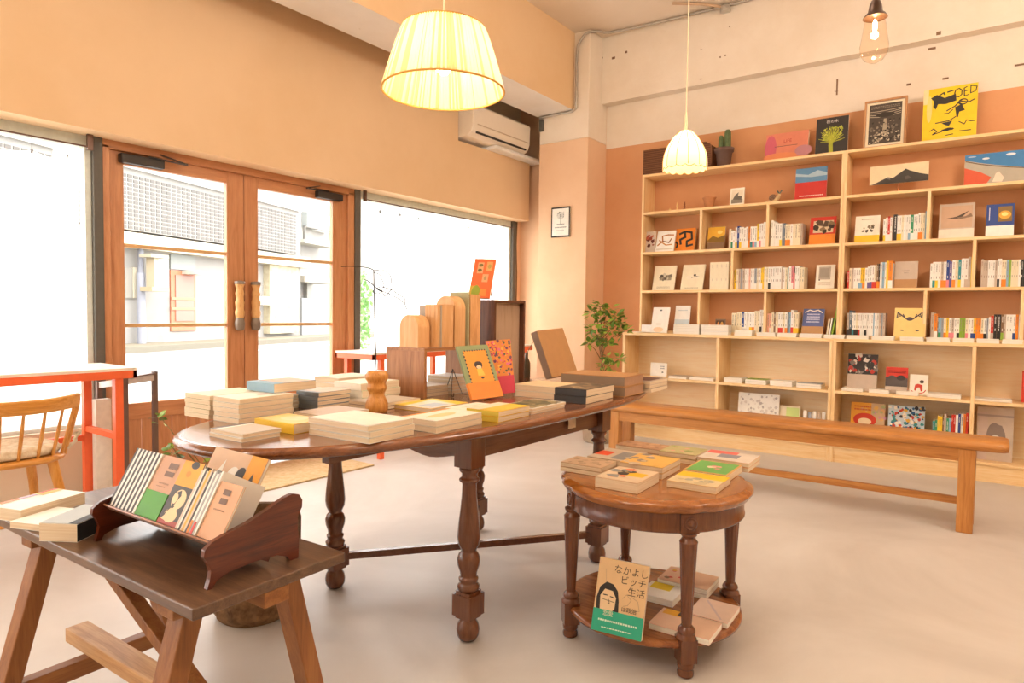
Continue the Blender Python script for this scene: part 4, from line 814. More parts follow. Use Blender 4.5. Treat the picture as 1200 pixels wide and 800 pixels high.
# mountain print and painting on the second tier
mt = [('r',0,0,1,1,'#ead6ae'),('p',[(.0,.0),(.05,.02),(.12,.1),(.32,.36),(.4,.28),(.62,.72),(.68,.62),(.85,.42),(1,.3),(1,0)],'#3f3831'),('p',[(.28,.3),(.32,.36),(.36,.3),(.36,.2)],'#7d7265'),('p',[(.6,.3),(.66,.36),(.72,.2),(.62,.14)],'#5d554b')]
pm = ony(1019, 217.5, YU+.10); wm = ony(1088, 213, YU+.10).x-pm.x
book(wm, .145, .006, 'X', 'wide print of a dark mountain ridge on a small stand on the second tier', Matrix.Translation((pm.x, YU+.10, pm.z)) @ Matrix.Rotation(math.pi/2-.06, 4, 'X'), art=mt, name='mountain_print', cat='print')
tag(MB().box(pm.x+wm*.48, YU+.104, z1, pm.x+wm*.5, YU+.115, pm.z+.03).box(pm.x+wm*.40, YU+.09, z1, pm.x+wm*.58, YU+.13, z1+.005).obj('card_stand', flat('#a86438', .5)), 'small brown stand under the mountain print', 'stand')
pt = [('r',0,.45,1,1,'#3f7fb5'),('p',[(0,.84),(.25,.72),(.5,.62),(1,.45),(1,0),(0,0)],'#b3aa98'),('p',[(0,.6),(.28,.42),(.45,.24),(.35,.0),(0,0)],'#d35a38'),('l',[(.02,.8),(.25,.68),(.5,.58),(.75,.5),(.99,.44)],.02,'#6b5a4c'),('s',.05,.62,.4,.75,0,.01,['K'],1),('p',[(.47,.1),(.52,.35),(.57,.4),(.66,.2),(.62,.08)],'#e8d6c2'),('e',.35,.84,.06,.03,'#dfe3e6'),('e',.75,.9,.08,.04,'#dfe3e6'),('e',.12,.93,.07,.02,'#a9c0d2')]
a = ony(1129.5, 218, YU+.12); wpt = .36
book(wpt, .235, .015, 'W', 'painting of an orange shore under a blue sky on the second tier', Matrix.Translation((a.x, YU+.12, z1)) @ Matrix.Rotation(math.pi/2-.08, 4, 'X'), art=pt, name='painting', cat='painting')
# items on the second tier
p = ony(831, 244, YU+.1); tag(MB().lathe([(.037,0),(.038,.005),(.052,.085),(.06,.092),(.061,.102),(.055,.103),(.048,.09),(.03,.02),(0.001,.015)], 24).obj('terracotta_pot', flat('#c98a5c', .8), None, (p.x, YU+.10, z1)), 'small empty terracotta pot on the second tier', 'pot')
p = ony(906, 236, YU+.09)
sn = empty('ceramic_snail', 'small patterned ceramic snail figure on the second tier', 'figurine', (p.x, YU+.09, z1))
MB().tube([(-.07,0,.012),(-.03,0,.014),(.02,0,.02),(.04,0,.05),(.05,0,.075)], [.006,.018,.022,.018,.012], 10).obj('body', flat('#d9b98a', .5), sn)
MB().lathe([(.001,-.03),(.02,-.025),(.032,0),(.02,.025),(.001,.03)], 16, 0, Matrix.Translation((-.005,0,.045)) @ Matrix.Rotation(1.57, 4, 'X')).obj('shell', flat('#8f6f58', .5, var=.5, sc=60), sn)
MB().tube([(.05,0,.075),(.035,-.01,.1)], .006, 6).tube([(.05,0,.075),(.068,.005,.105)], .006, 6).obj('horns', flat('#5f6a60', .5), sn)
for i, (px, hh, c, l) in enumerate(((785, .035, '#efc98c', 'tiny pale round figurine'), (793.5, .085, '#f0c88a', 'small pale standing figurine with a pointed top'), (802, .065, '#9a5f3c', 'small dark flower shaped figurine'))):
    p = ony(px, 247, YU+.09); m = MB().lathe([(.012,0),(.014,.006),(.008,hh*.4),(.011,hh*.6),(.006,hh*.8),(.001,hh)], 12)
    if i == 2: leaf_cloud(m, (0,0,hh), .012, 20, .008, random.Random(3))
    tag(m.obj('figurine', flat(c, .6), None, (p.x, YU+.09, z1)), l+' at the left of the second tier', 'figurine', 'three small figurines on the second tier')
# basket box and cactus on top
a = ony(753.5, 204, YU+.03); b = ony(833, 195, YU+.03)
cb = empty('cane_box', 'brown woven cane box on top of the left bookcase', 'box', (a.x, YU+.03, zt_)); wbx = b.x-a.x; m_cane = flat('#7b4f32', .7)
MB().box(0,.0,0,wbx-.05,.2,.235).add([(wbx-.05,0,0),(wbx,0,.03),(wbx,0,.20),(wbx-.05,0,.235),(wbx-.05,.2,0),(wbx,.2,.03),(wbx,.2,.20),(wbx-.05,.2,.235)], [(0,1,2,3),(7,6,5,4),(1,5,6,2),(2,6,7,3),(4,5,1,0)]).obj('body', m_cane, cb)
wv = MB()
for k in range(12): wv.box(.004, -.003, .014+k*.018, wbx-.004, 0, .022+k*.018)
tag(wv.obj('cane_weave', flat('#5f3a24', .7), cb), kind='stuff')
p = ony(848.5, 192, YU+.1); cp_ = empty('potted_cactus', 'dark grey pot with two green cactus columns on the bookcase', 'plant', (p.x, YU+.09, zt_))
MB().lathe([(.052,0),(.056,.004),(.072,.13),(.085,.135),(.087,.165),(.078,.166),(.074,.14),(.001,.138)], 24).obj('pot', flat('#6a5148', .7), cp_)
def cactus(x, y, z0, h, r):
    n = 40; vs = []; fs = []; pr = [(1,0),(1.02,.3),(1,.7),(.92,.88),(.6,.97),(.05,1)]
    for s, t in pr:
        for k in range(n): a = 2*math.pi*k/n; rr = r*s*(1-.16*(1-abs(math.cos(a*5)))); vs.append((x+rr*math.cos(a), y+rr*math.sin(a), z0+h*t))
    for i in range(len(pr)-1):
        for k in range(n): fs.append((i*n+k, i*n+(k+1)%n, (i+1)*n+(k+1)%n, (i+1)*n+k))
    return MB().add(vs, fs, 0, True)
m_cac = flat('#5f7048', .6, var=.2)
cactus(-.028, 0, .13, .155, .024).obj('cactus_column', m_cac, cp_); cactus(.03, .0, .13, .20, .03).obj('cactus_column', m_cac, cp_); cactus(.0, .035, .13, .10, .02).obj('cactus_column', m_cac, cp_)
# ---- flat stacks on the counter top in front of the tiers
def cstack(px0, px1, n, tt, cols, label, z=ZC1, y0=YL+.004, depth=None, pg=None, grp=None, h=.0):
    a = ony(px0, 395, y0); b = ony(px1, 395, y0); w = b.x-a.x; zz = z
    for i in range(n):
        jx = random.Random(int(px0)*7+i).uniform(-.002, .002)
        book(w, depth or .09, tt-.0004, cols[i % len(cols)], label % (['bottom', 'second', 'third', 'fourth', 'fifth', 'sixth', 'seventh', 'eighth'][i] if i < n-1 else 'topmost'), Matrix.Translation((a.x+jx, y0+abs(jx), zz)), pages=pg or pages_white(), group=grp, name='paperback', cat='paperback')
        zz += tt
cstack(789, 819, 6, .0145, ['W', 'W'], '%s white book of the tall white stack left on the counter')
cstack(821.5, 853, 6, .0145, ['W', 'W', 'N', 'W'], '%s white book of the tall white stack under the photo card')
cstack(860.5, 881, 3, .0155, ['X', 'C'], '%s cream book of the narrow stack right of the white stacks')
cstack(886.5, 908, 2, .0165, ['X'], '%s ivory book of the counter stack below the middle spines')
cstack(910.5, 933, 2, .0165, ['C'], '%s cream book of the counter stack left of the violet book')
cstack(937, 962.5, 2, .0165, ['W'], '%s white book of the counter stack under the violet book', y0=YL+.003)
cstack(965.5, 989.5, 2, .015, ['X'], '%s ivory book of the counter stack at the bookcase joint')
cstack(992, 1018, 2, .015, ['C'], '%s cream book of the counter stack right of the bookcase joint')
cstack(1021.5, 1047.5, 2, .015, ['X'], '%s ivory book of the counter stack left of the feather book')
cstack(1054.5, 1082, 2, .015, ['C'], '%s cream book of the counter stack under the feather book')
cstack(1085.5, 1113, 2, .015, ['X'], '%s ivory book of the counter stack right of the feather book')
cstack(1117, 1142, 2, .015, ['C'], '%s cream book of the counter stack below the lime spines')
cstack(1144.5, 1171, 2, .015, ['X'], '%s ivory book of the counter stack below the black spines')
cstack(1174.5, 1199, 2, .015, ['C'], '%s cream book of the last counter stack at right')
book(.13, .09, .006, 'W', 'thin white booklet lying at the left end of the counter', Matrix.Translation((-2.83, YL+.01, ZC1)), art=[('e',.35,.3,.2,.15,'#e27a64')], name='booklet', cat='booklet')
tag(MB().box(-2.715, YU-.012, .985, -2.60, YU-.004, 1.055).obj('white_card', m_white), 'white card leaning inside the left end of the lowest tier', 'card')
# ---- low cabinet, middle shelf
zm = .571; zl = .141; ym = YL+.03
def flatrow(items, z):
    for px0, px1, py, n, tt, c, lab in items:
        a = ony(px0, py, ym); b = ony(px1, py, ym)
        for i in range(n): book(b.x-a.x, .16, tt-.0004, c if i == n-1 else 'W', ('%s of ' % ('upper' if i else 'lower') if n > 1 else '')+lab, Matrix.Translation((a.x, ym, z+i*tt)), pages=pages_white(), name='paperback', cat='paperback')
flatrow([(783, 804, 447, 2, .011, 'S', 'two thin white books at left of the middle shelf'), (808, 836, 448, 2, .011, 'W', 'two thin white books near the cabinet divider'), (848, 869, 451, 2, .021, 'W', 'two white books right of the cabinet divider'), (873, 897, 452, 2, .02, 'G', 'two books with a lime cover on the middle shelf'), (902, 928, 453, 2, .021, 'W', 'two white books with red spines on the middle shelf'), (933, 962, 455, 2, .018, 'N', 'two grey white books at the right of the left cabinet'),
  (986, 1011, 459, 2, .011, 'W', 'two white books under the red and black catalogue'), (1018, 1042, 460, 2, .013, 'X', 'two ivory books in front of the red book'), (1050, 1076, 462, 2, .014, 'X', 'two ivory books below the rocking horse book'), (1086, 1126, 465, 2, .013, 'W', 'two wide white books left of the right divider'), (1142, 1186, 470, 1, .014, 'W', 'single wide white book at far right of the middle shelf')], zm)
yb = YL+.12
face(762, 781, 439, zm, .125, 'W', 'white card with small dark marks on the left cabinet shelf', YL+.14, .08, .003, art=[('m',.6,.55,.85,.85,2,'#8f959c',3),('e',.75,.3,.06,.05,'#6b6b6b')], name='card', cat='card')
face(992, 1027, 455, zm, .29, 'K', 'tall red and black catalogue with beige band in the cabinet', YL+.10, .14, .015, art=[('s',.05,.5,.95,.98,40,.09,['#b93a2e','#3a3230','#7d746c','#d9d0c2'],4),('t',.35,.49,.06,'大日','#e8dcc8')], band='S', bandh=.45)
face(1037, 1063, 457, zm, .20, 'R', 'red book with grey black photo and lettering in the cabinet', YL+.10, .14, .015, art=[('r',0,.25,1,.6,'#5b504c'),('e',.3,.58,.2,.1,'#5b504c'),('e',.7,.6,.2,.1,'#433a37'),('m',.1,.78,.9,.9,2,'#7d231c',5)], band='S', bandh=.26)
face(1065.5, 1087, 460, zm, .155, 'X', 'small ivory book with a red rocking horse picture in the cabinet', YL+.08, .12, .012, art=[('l',[(.12,.2),(.3,.1),(.55,.08),(.8,.16),(.88,.26)],.05,'#c9382c'),('p',[(.25,.25),(.3,.5),(.45,.55),(.7,.5),(.72,.2),(.62,.2),(.55,.38),(.4,.36),(.35,.2)],'#cf4636'),('e',.66,.66,.12,.08,'#4a3d36')])
face(1197, 1230, 462, zm, .22, 'R', 'red book at the right edge standing on the middle shelf', YL+.12, .1)
# bottom shelf, partly behind the bench
face(864, 912, 482, zl, .34, 'W', 'large grey patterned paper standing on the cabinet floor shelf', YL+.12, .1, .01, art=[('s',.05,.4,.95,.97,50,.03,['#cfc6bf','#b9b0aa','#dfd6cc'],3)])
face(912, 937, 484, zl, .255, 'C', 'cream and green booklet standing behind the bench', YL+.14, .1, .008, art=[('r',.35,.6,.95,.95,'#cfe08a')])
for i in range(5): face(941+i*5.5, 945+i*5.5, 486, zl, .235-.01*(i % 2), 'WNWSW'[i], 'thin white booklet, %s of five standing behind the bench' % ORD[i+1], YL+.1, .05, .006, name='booklet', cat='booklet')
face(996, 1036, 495, zl, .335, 'O', 'colourful orange comic cover with a red mouth behind the bench', YL+.12, .12, .012, art=[('r',0,.3,.6,1,'#e6a02e'),('r',.6,.3,1,1,'#c9a882'),('s',.3,.6,1,1,20,.06,['#d9a86a','#a8b07a','#c98fa0','#e0b25a'],4),('m',.1,.82,.6,.96,2,'#c9582a',6),('e',.42,.6,.34,.16,'#c93a20'),('e',.42,.56,.2,.08,'#f2d8b0')])
face(1040, 1083, 497, zl, .335, 'L', 'blue and white collage cover with many faces behind the bench', YL+.12, .1, .012, art=[('r',0,0,1,1,'#c4d0d6'),('s',.04,.4,.96,.98,120,.05,['#2f5f8a','#e0a83c','#c9412e','#3f8a8a','#efe3cf','#3a3a40'],9)])
spines(1093, 1135, 490, zl, 'T25 E26 Y29 Y29 D28:.6 S31 E28 L28 R31:.7 R31 W31 B32 W32 O32 R33', 'bottom shelf behind the bench', yf=YL+.06, seed=20)
rp = face(1143, 1186, 540, zl, .38, 'S', 'beige pictorial record sleeve standing at the right end behind the bench', YL+.10, .08, .006, art=[('r',.05,.0,.3,.9,'#c9b3a8'),('e',.52,.45,.28,.25,'#8a7a72',.1),('e',.52,.38,.16,.1,'#efe9e2'),('r',0,.82,1,.86,'#a8958a')], name='record_sleeve', cat='record sleeve')
# framed notice on the pillar
a = ony(646, 243.5, 5.66); w_ = ony(668, 241, 5.66).x-a.x; zb_ = ony(646, 278.5, 5.66).z; ht = a.z-zb_
fr_ = book(w_, ht, .012, 'K', 'small dark framed white notice with a flower drawing on the pillar', Matrix.Translation((a.x, 5.675, zb_)) @ Matrix.Rotation(math.pi/2, 4, 'X'), art=[('r',.06,.05,.94,.95,'W'),('e',.5,.72,.2,.13,'#d9d6cf'),('s',.32,.62,.68,.84,30,.02,['#8a8f86','#6f7a6a'],2),('l',[(.5,.7),(.5,.45)],.02,'#6f7a6a'),('m',.3,.42,.72,.47,1,'#4a4a4a',1),('m',.2,.31,.82,.38,1,'#8f8f8c',3),('m',.3,.22,.7,.27,1,'#bcbab4',4)], name='framed_notice', cat='picture')
# ================================================================== things on the oval table
TT = .7703
def zcol(px, py, P3):
    d = ray(px, py); t = math.hypot(P3.x, P3.y)/math.hypot(d.x, d.y); return HC+d.z*t
def stack(L, N, R, n, cols, label, yN=None, ztop=None, base=TT, mode='sb', hh=None, ww=None, pages=None, art=None, band=None, bandh=.3, hard=False, jit=.003, grp=None, seed=0, topart=None, spine=None, cap=.27, free=False):
    if ztop is None: zp = base
    else: zp = ztop
    N3 = onz(*N, zp); R3 = onz(*R, zp) if R else None; L3 = onz(*L, zp) if L else None
    if not free:
        e1 = Vector((math.cos(math.radians(92.5)), math.sin(math.radians(92.5)), 0)); e2 = Vector((-e1.y, e1.x, 0))
        a = ww if R3 is None else (R3-N3).dot(e1); b = hh if L3 is None else (L3-N3).dot(e2)
    elif R3 is not None: e1 = (R3-N3); a = e1.length; e1 = e1.normalized(); e2 = Vector((-e1.y, e1.x, 0)); b = (L3-N3).dot(e2) if L3 is not None else hh
    else: e2 = (L3-N3); b = e2.length; e2 = e2.normalized(); e1 = Vector((e2.y, -e2.x, 0)); a = ww
    if ww: a = ww
    if hh: b = hh
    a = min(a, cap); b = min(b, cap)
    if ztop is None: ztop = zcol(N[0], yN, N3)
    tt = (ztop-base)/n; rnd = random.Random(seed+int(N[0]))
    print('STACK', label[:40], 'a %.3f b %.3f t %.4f' % (a, b, tt), 'N', [round(v, 2) for v in N3], 'ang %.0f' % math.degrees(math.atan2(e1.y, e1.x)))
    if mode == 'sl': o, x, w, h = N3, e1, a, b
    elif mode == 'sr': o, x, w, h = N3+e1*a, e2, b, a
    elif mode == 'sb': o, x, w, h = N3+e1*a+e2*b, -e1, a, b
    else: o, x, w, h = N3+e2*b, -e2, b, a
    for i in range(n):
        ja = rnd.uniform(-jit, jit)*4; xx = Vector((x.x*math.cos(ja)-x.y*math.sin(ja), x.x*math.sin(ja)+x.y*math.cos(ja), 0)); yy = Vector((-xx.y, xx.x, 0))
        oo = o+xx*rnd.uniform(-jit, jit)*(1 if i else 0)+yy*rnd.uniform(-jit, jit)*(1 if i else 0)
        M_ = Matrix(((xx.x, yy.x, 0, oo.x), (xx.y, yy.y, 0, oo.y), (0, 0, 1, base+i*tt+.0003), (0, 0, 0, 1)))
        pos = ('topmost' if i == n-1 else 'bottom' if i == 0 else ORD[i+1]+' from bottom') if n > 1 else ''
        lb = (label % pos) if '%s' in label else (('upper ' if i else 'lower ')+label if n > 1 else label)
        bn_ = band[i % len(band)] if isinstance(band, (list, tuple)) else band
        book(w, h, tt-.0014, cols[i % len(cols)], lb[0].lower()+lb[1:], M_, bn_, bandh, (topart or art) if i == n-1 else None, hard, grp, pages, spine=spine, name='paperback', cat='paperback')
    return ztop
stack(None, (242.5, 491), None, 5, ['C'], '%s cream book of the far left stack on the oval table', ww=.15, hh=.12, ztop=.86) if False else None
E1 = None
z_ = stack((243, 491), (280, 497), (317, 485), 5, ww=.215, hh=.145, cols=['X'], label='%s cream book of the tall front left stack on the oval table', yN=467.5, art=[('e',.4,.6,.1,.06,'#e2a795')])
stack((209.5, 459), (245, 463.5), (285, 453), 5, ww=.215, hh=.15, cols=['C'], label='%s cream book of the leftmost stack on the oval table', ztop=z_-.001)
stack(None, (322, 481), (355, 478), 4, ['X', 'X'], '%s cream book of the stack between the tall and grey ones', yN=464.5, hh=.13)
stack((275.6, 444.5), (321, 449.5), (362, 444), 1, base=z_+.0005, cols=['L'], label='pale blue book with salmon cover lying on the left cream stacks', ztop=.888, mode='sl', hh=.16, topart=[('r',.25,0,1,1,'#e9b49a')])
stack(None, (372.5, 480.5), (413.5, 475.5), 4, ['N'], '%s grey spined book with pinkish cover right of the cream stacks', yN=460, mode='sl', hh=.13, topart=[('r',.12,0,1,1,'#e6c3ae')], spine='#9aa0a0')
stack((358.5, 439.5), (395.5, 443), (424.5, 437.5), 4, ['W'], '%s white book of the stack nearest the right door post', ztop=.865, topart=[('r',0,0,1,1,'#efe4d2')], hh=.15)
stack((398, 446), (424, 449.5), (462, 444), 3, ['X'], '%s cream book with yellow green foot behind the turned peg', ztop=.858, mode='sl', band='G', bandh=.0, hh=.16)
stack((414, 467), (445, 473), (498, 466.5), 2, ['D', 'S'], '%s thin brown book with shiny cover right of the peg', ztop=.797, topart=[('r',.05,.05,.95,.95,'#cfc3b4')], hh=.17)
stack((244, 511), (284, 518.5), (327, 510.5), 2, ['W', 'W'], '%s white book with black spine at the near left table edge', yN=508.5, mode='sbl', spine='K', topart=[('r',.15,.0,1,1,'#c9b7a2'),('r',0,0,.12,1,'#5b5552'),('r',.12,.0,.2,1,'#efe9de')])
stack((308, 499.5), (344, 509), (371, 503.5), 1, ['Y'], 'single yellow spined book between the tall stack and the white pile', yN=497, ww=.13, mode='sl', topart=[('r',.06,0,1,1,'#f0cf86'),('e',.6,.5,.3,.25,'#efd9a8')])
stack((352, 492), (380, 497), (430, 488), 1, ['S'], 'thin beige book behind the large white pile on the oval table', yN=487, hh=.16)
stack((367.5, 507.5), (432.5, 520.5), (482.5, 509), 3, ['W', 'X', 'W'], '%s large white book of the pile at the near table edge', yN=498.7, topart=[('r',0,0,1,1,'#f0e4d3')])
stack((482, 504.6), (512.5, 508), (562.5, 496), 2, ['X', 'X'], '%s white book with gold oval right of the large white pile', yN=493, hh=.15, topart=[('r',0,0,1,1,'#f3e8d8'),('e',.55,.55,.3,.16,'#e0c98e',.1),('r',0,0,1,.1,'#d98c2e')])
stack((562.5, 493), (584, 495.2), (620, 487), 2, ['Y'], '%s mustard yellow book near the table edge above the front leg', yN=481.8, mode='sl', hh=.14, topart=[('r',.0,.0,.85,.6,'#e3bd4e'),('r',.0,.6,1,1,'#e6ddc4')], spine='#d9c04a')
stack((515, 481.5), (561, 489), None, 2, ['X'], '%s cream book left of the mustard yellow books', yN=482, ww=.2, hh=.16, topart=[('m',.2,.3,.8,.36,1,'#c9b08a',3)])
stack((470, 472), (505, 478.5), (548, 471), 1, ['Y'], 'flat yellow and pale blue book behind the white books', ztop=.787, topart=[('r',.0,.0,1,1,'#f0cd44'),('p',[(.15,.15),(1,.3),(1,1),(.3,1)],'#e9e0cd'),('r',.4,.5,.85,.9,'#b9c3cb')])
stack((598, 478), (623.5, 485.8), (685.8, 474.8), 2, ['W', 'W'], '%s thin book with dark olive cover at the near table edge', yN=478.5, hh=.15, ww=.25, topart=[('r',.05,.04,.95,.94,'#7d7252'),('s',.1,.1,.9,.9,26,.07,['#5f5a40','#a89a70','#4a4a38'],3)])
stack((603, 463), (659, 469), None, 2, ['X'], '%s cream hardback beside the black spined books', yN=454.5, ww=.22, topart=[('r',0,0,1,1,'#f0d3a8')])
stack((661.5, 467.6), (686.5, 473.8), (727, 465.2), 2, ['K', 'K'], '%s black spined book on the table edge left of the grey boxes', yN=456.5, mode='sl', topart=[('r',.02,.02,1,1,'#6f5f4c'),('s',.1,.1,.95,.9,20,.08,['#8a7558','#5a4d3e','#a88f6a'],7)], spine='#3f3e40')
stack(None, (732, 465.4), (759, 460.3), 2, ['M'], '%s large grey brown slipcase box at the right table end', yN=441.5, hh=.33, hard=True, mode='sl', cap=.5, spine='#8f7a66', pages=flat('#b58e72', .7))
stack((745, 458), (762, 460), (780.5, 455), 3, ['S'], '%s small tan book at the far right table end', yN=446.5, hh=.14, topart=[('r',.1,.1,.9,.9,'#5a3626')])
stack(None, (672, 452), None, 2, ['S'], ww=.16, label='%s thin tan book in front of the leaning grey brown book', ztop=.792, hh=.12)
stack((770, 0), (0, 0), (0, 0), 1, ['S'], '') if False else None
# books seen under the riser
# turned peg with the wire sculpture
pg_ = onz(441.5, 483.5, TT)
tag(MB().lathe([(.026,0),(.038,.002),(.042,.015),(.042,.035),(.034,.055),(.028,.068),(.03,.078),(.036,.088),(.037,.098),(.033,.108),(.035,.118),(.042,.128),(.043,.142),(.036,.156),(.026,.158),(.001,.157)], 28).obj('turned_wood_peg', wood('#cf8d3f', '#ad6c27', '#dda45a', 'z', 3, .4, .2), None, (pg_.x, pg_.y, TT)), 'turned honey wooden baluster peg standing on the oval table', 'ornament')
wp = [Vector((0,0,.0))]
def wpx(px, py): d = ray(px, py); t = math.hypot(pg_.x, pg_.y)/math.hypot(d.x, d.y); v = Vector((0,0,HC))+d*t; return v-Vector((pg_.x, pg_.y, TT+.15))
ws_ = empty('wire_sculpture', 'thin looping black wire sculpture rising from the wooden peg', 'sculpture', (pg_.x, pg_.y, TT+.15))
m_w = flat('#3b3230', .5, .3)
a = [(441, 434), (440, 400), (439, 360), (438, 317)]; MB().tube([wpx(*p) for p in a], .002, 6).obj('stem', m_w, ws_)
def wl_(pts, dy=0): return [v+Vector((.004*math.sin(i*.7), .004*math.sin(i*.45), 0)) for i, v in enumerate(smooth_path([wpx(*p) for p in pts], 5))]
MB().tube(wl_([(438, 317), (428, 313), (415, 312), (400, 312)]), .0017, 5).obj('wire_arm', m_w, ws_)
MB().tube(wl_([(438, 317), (448, 316), (456, 321), (459, 330), (457, 339), (453, 347), (446, 342), (441, 338)]), .0017, 5).obj('wire_loop', m_w, ws_)
MB().tube(wl_([(438, 319), (446, 324), (450, 332), (448, 340), (442, 344), (439, 341), (444, 336), (452, 337), (462, 341), (470, 347), (475, 352), (478, 364)]), .0017, 5).obj('wire_loop', m_w, ws_)
MB().tube(wl_([(426, 327), (436, 333), (448, 341), (458, 345), (468, 351), (475, 355)]), .0017, 5).obj('wire_arm', m_w, ws_)
# riser shelf
wbn = lambda ax: wood('#a9744a', '#8f5d38', '#bb8659', ax, 1.1, .45)
rN = onz(497, 467, TT); rL = onz(457.7, 461, TT); X0, X1, Y0 = rL.x, rN.x, rN.y; Y1 = Y0+.42; HZ = .205
rs = empty('riser_shelf', 'brown wooden riser on the oval table carrying arched blocks', 'shelf', (X0, Y0, TT)); wdt = X1-X0
MB().box(0, 0, .0005, wdt, .016, HZ).obj('side_panel', wbn('z'), rs, bevel=.001); MB().box(0, Y1-Y0-.016, .0005, wdt, Y1-Y0, HZ).obj('side_panel', wbn('z'), rs, bevel=.001)
MB().box(0, 0, HZ, wdt, Y1-Y0, HZ+.014).obj('top_board', wbn('y'), rs, bevel=.001)
ZR = TT+HZ+.0145
# blocks on the riser (near faces look toward -y)
wA = wood('#e3b07a', '#d69e66', '#ebbf8c', 'z', 1.2, .5); wB = wood('#e3ad74', '#cc9258', '#edc08c', 'z', 2.2, .5)
def arch(x0, x1, y0, y1, h, label, m, grp=None):
    r = (x1-x0)/2; pts = [(x0, 0), (x1, 0)]+[(x0+r+r*math.cos(math.pi*k/20), h-r+r*math.sin(math.pi*k/20)) for k in range(21)]
    M_ = Matrix(((1,0,0,0),(0,0,-1,y1-y0),(0,1,0,0),(0,0,0,1)))
    o = MB().prism([(x-x0, z) for x, z in pts], 0, y1-y0, 0, M_).obj('arched_wood_block', m, None, (x0, y0, ZR)); tag(o, label, 'block', grp); return o
def yat(px, X): return onx(px, 380, X).y
XR = X1-.01
arch(X0+.075, X0+.19, Y0+.01, Y0+.085, .145, 'light wooden block with arched top at the front of the riser', wA)
tag(MB().box(X0+.10, Y0+.11, ZR, X0+.235, Y0+.117, ZR+.19).obj('grey_board', flat('#b8a898', .6)), 'thin grey board standing behind the front arched block', 'board')
def slats(x0, x1, y0, y1, h, label, n, m, m2):
    r = empty('slatted_wood_block', label, 'block', (x0, y0, ZR)); w = (x1-x0)/n
    for i in range(n): MB().box(i*w, 0, 0, (i+1)*w-.0012, y1-y0, h).obj('slat', m if i % 2 == 0 else m2, r)
slats(X1-.088, X1-.01, Y0+.095, Y0+.20, .193, 'square wooden block of glued strips on the riser', 6, wB, wA)
arch(X1-.13, X1-.01, Y0+.21, Y0+.285, .235, 'taller arched wooden block behind the striped block', wA)
tag(MB().box(X1-.115, Y0+.292, ZR, X1-.0, Y0+.302, ZR+.255).obj('green_grey_board', flat('#b3ad86', .6)), 'thin green grey board standing behind the taller arched block', 'board')
slats(X1-.06, X1+.0, Y0+.31, Y0+.385, .245, 'tall block of upright wooden boards beside the dark box', 5, wB, wood('#b98048', '#9c6534', None, 'z', 2, .5))
# tall dark open box
bx0, by0 = -2.125, Y1+.03; tbh = zcol(590, 352, Vector((-2.0, 2.75, 0)))-TT
tb = empty('tall_open_box', 'tall dark brown open wooden box standing on the oval table', 'box', (X1-.115, by0, TT)); wk = lambda ax: wood('#5f3721', '#472715', '#75492e', ax, 1.1, .45)
bw, bd_ = .15, .26
MB().box(0, 0, .001, bw, .014, tbh).obj('side_panel', wk('z'), tb, bevel=.001); MB().box(0, bd_-.014, .001, bw, bd_, tbh).obj('side_panel', wk('z'), tb, bevel=.001)
MB().box(0, .014, tbh-.014, bw, bd_-.014, tbh).obj('top_panel', wk('y'), tb); MB().box(0, .014, .001, bw, bd_-.014, .015).obj('bottom_panel', wk('y'), tb)
MB().box(bw-.035, .014, .015, bw-.027, bd_-.014, tbh-.014).obj('back_panel', wood('#b59a82', '#a0846a', None, 'z', 1.5, .4), tb)
# books leaning under and around the riser
for i, (y0, n, w, c) in enumerate(((.05, 3, .15, 'S'), (.21, 5, .16, 'W'))):
    for k in range(n):
        tt = .016; book(w, .14, tt-.001, c if k < n-1 else 'W', '%s book of the %s pile under the riser' % (('bottom', 'second', 'third', 'fourth', 'topmost')[k] if k < n-1 else 'topmost', ('near', 'far')[i]), Matrix.Translation((X0+.06, Y0+y0, TT+.0003+k*tt)))
if 0: clr = glass_mat('clear_acrylic', (.93,.93,.92,1))
if 0: be = empty('acrylic_bookend', 'clear acrylic bookend under the riser', 'bookend', (X1+.02, Y0+.10, TT))
# face out books on little easels
def lean(px0, px1, pyb, h, cover, label, az, tilt, t, art, band=None, bandh=.3, z=TT, name='book', cat='book', ww=None, roll=0, depth=None, **kw):
    a = onz(px0, pyb, z); b = onz(px1, pyb, z)
    if depth: a = onx(px0, pyb, depth) if False else a
    w = ww or (b-a).length
    M_ = Matrix.Translation((a.x, a.y, z+.0005)) @ Matrix.Rotation(az, 4, 'Z') @ Matrix.Rotation(math.pi/2-tilt, 4, 'X') @ Matrix.Rotation(roll, 4, 'Z')
    print('LEAN', label[:30], w, a)
    return book(w, h, t, cover, label, M_, band, bandh, art, cat=cat, name=name, **kw)
def easel(x, y, z, az, h, label):
    r = empty('wire_easel', label, 'easel', (x, y, z), az); m = MB()
    m.tube([(-.04,-.02,.004),(-.03,.0,.006),(0,.035,h)], .0018, 6).tube([(.04,-.02,.004),(.03,.0,.006),(0,.035,h)], .0018, 6).tube([(0,.035,h),(0,.10,.002)], .0018, 6).tube([(-.04,-.02,.004),(-.04,-.035,.004),(-.04,-.037,.02)], .0018, 6).tube([(.04,-.02,.004),(.04,-.035,.004),(.04,-.037,.02)], .0018, 6)
    m.obj('wire', m_w, r)
def lean2(X, Y, z, az, tl, ro, w, h, t, cover, label, art, band=None, bandh=.3, name='display_book', cat='display book', **kw):
    return book(w, h, t, cover, label, Matrix.Translation((X, Y, z)) @ Matrix.Rotation(az, 4, 'Z') @ Matrix.Rotation(math.pi/2-tl, 4, 'X') @ Matrix.Rotation(ro, 4, 'Z'), band, bandh, art, cat=cat, name=name, **kw)
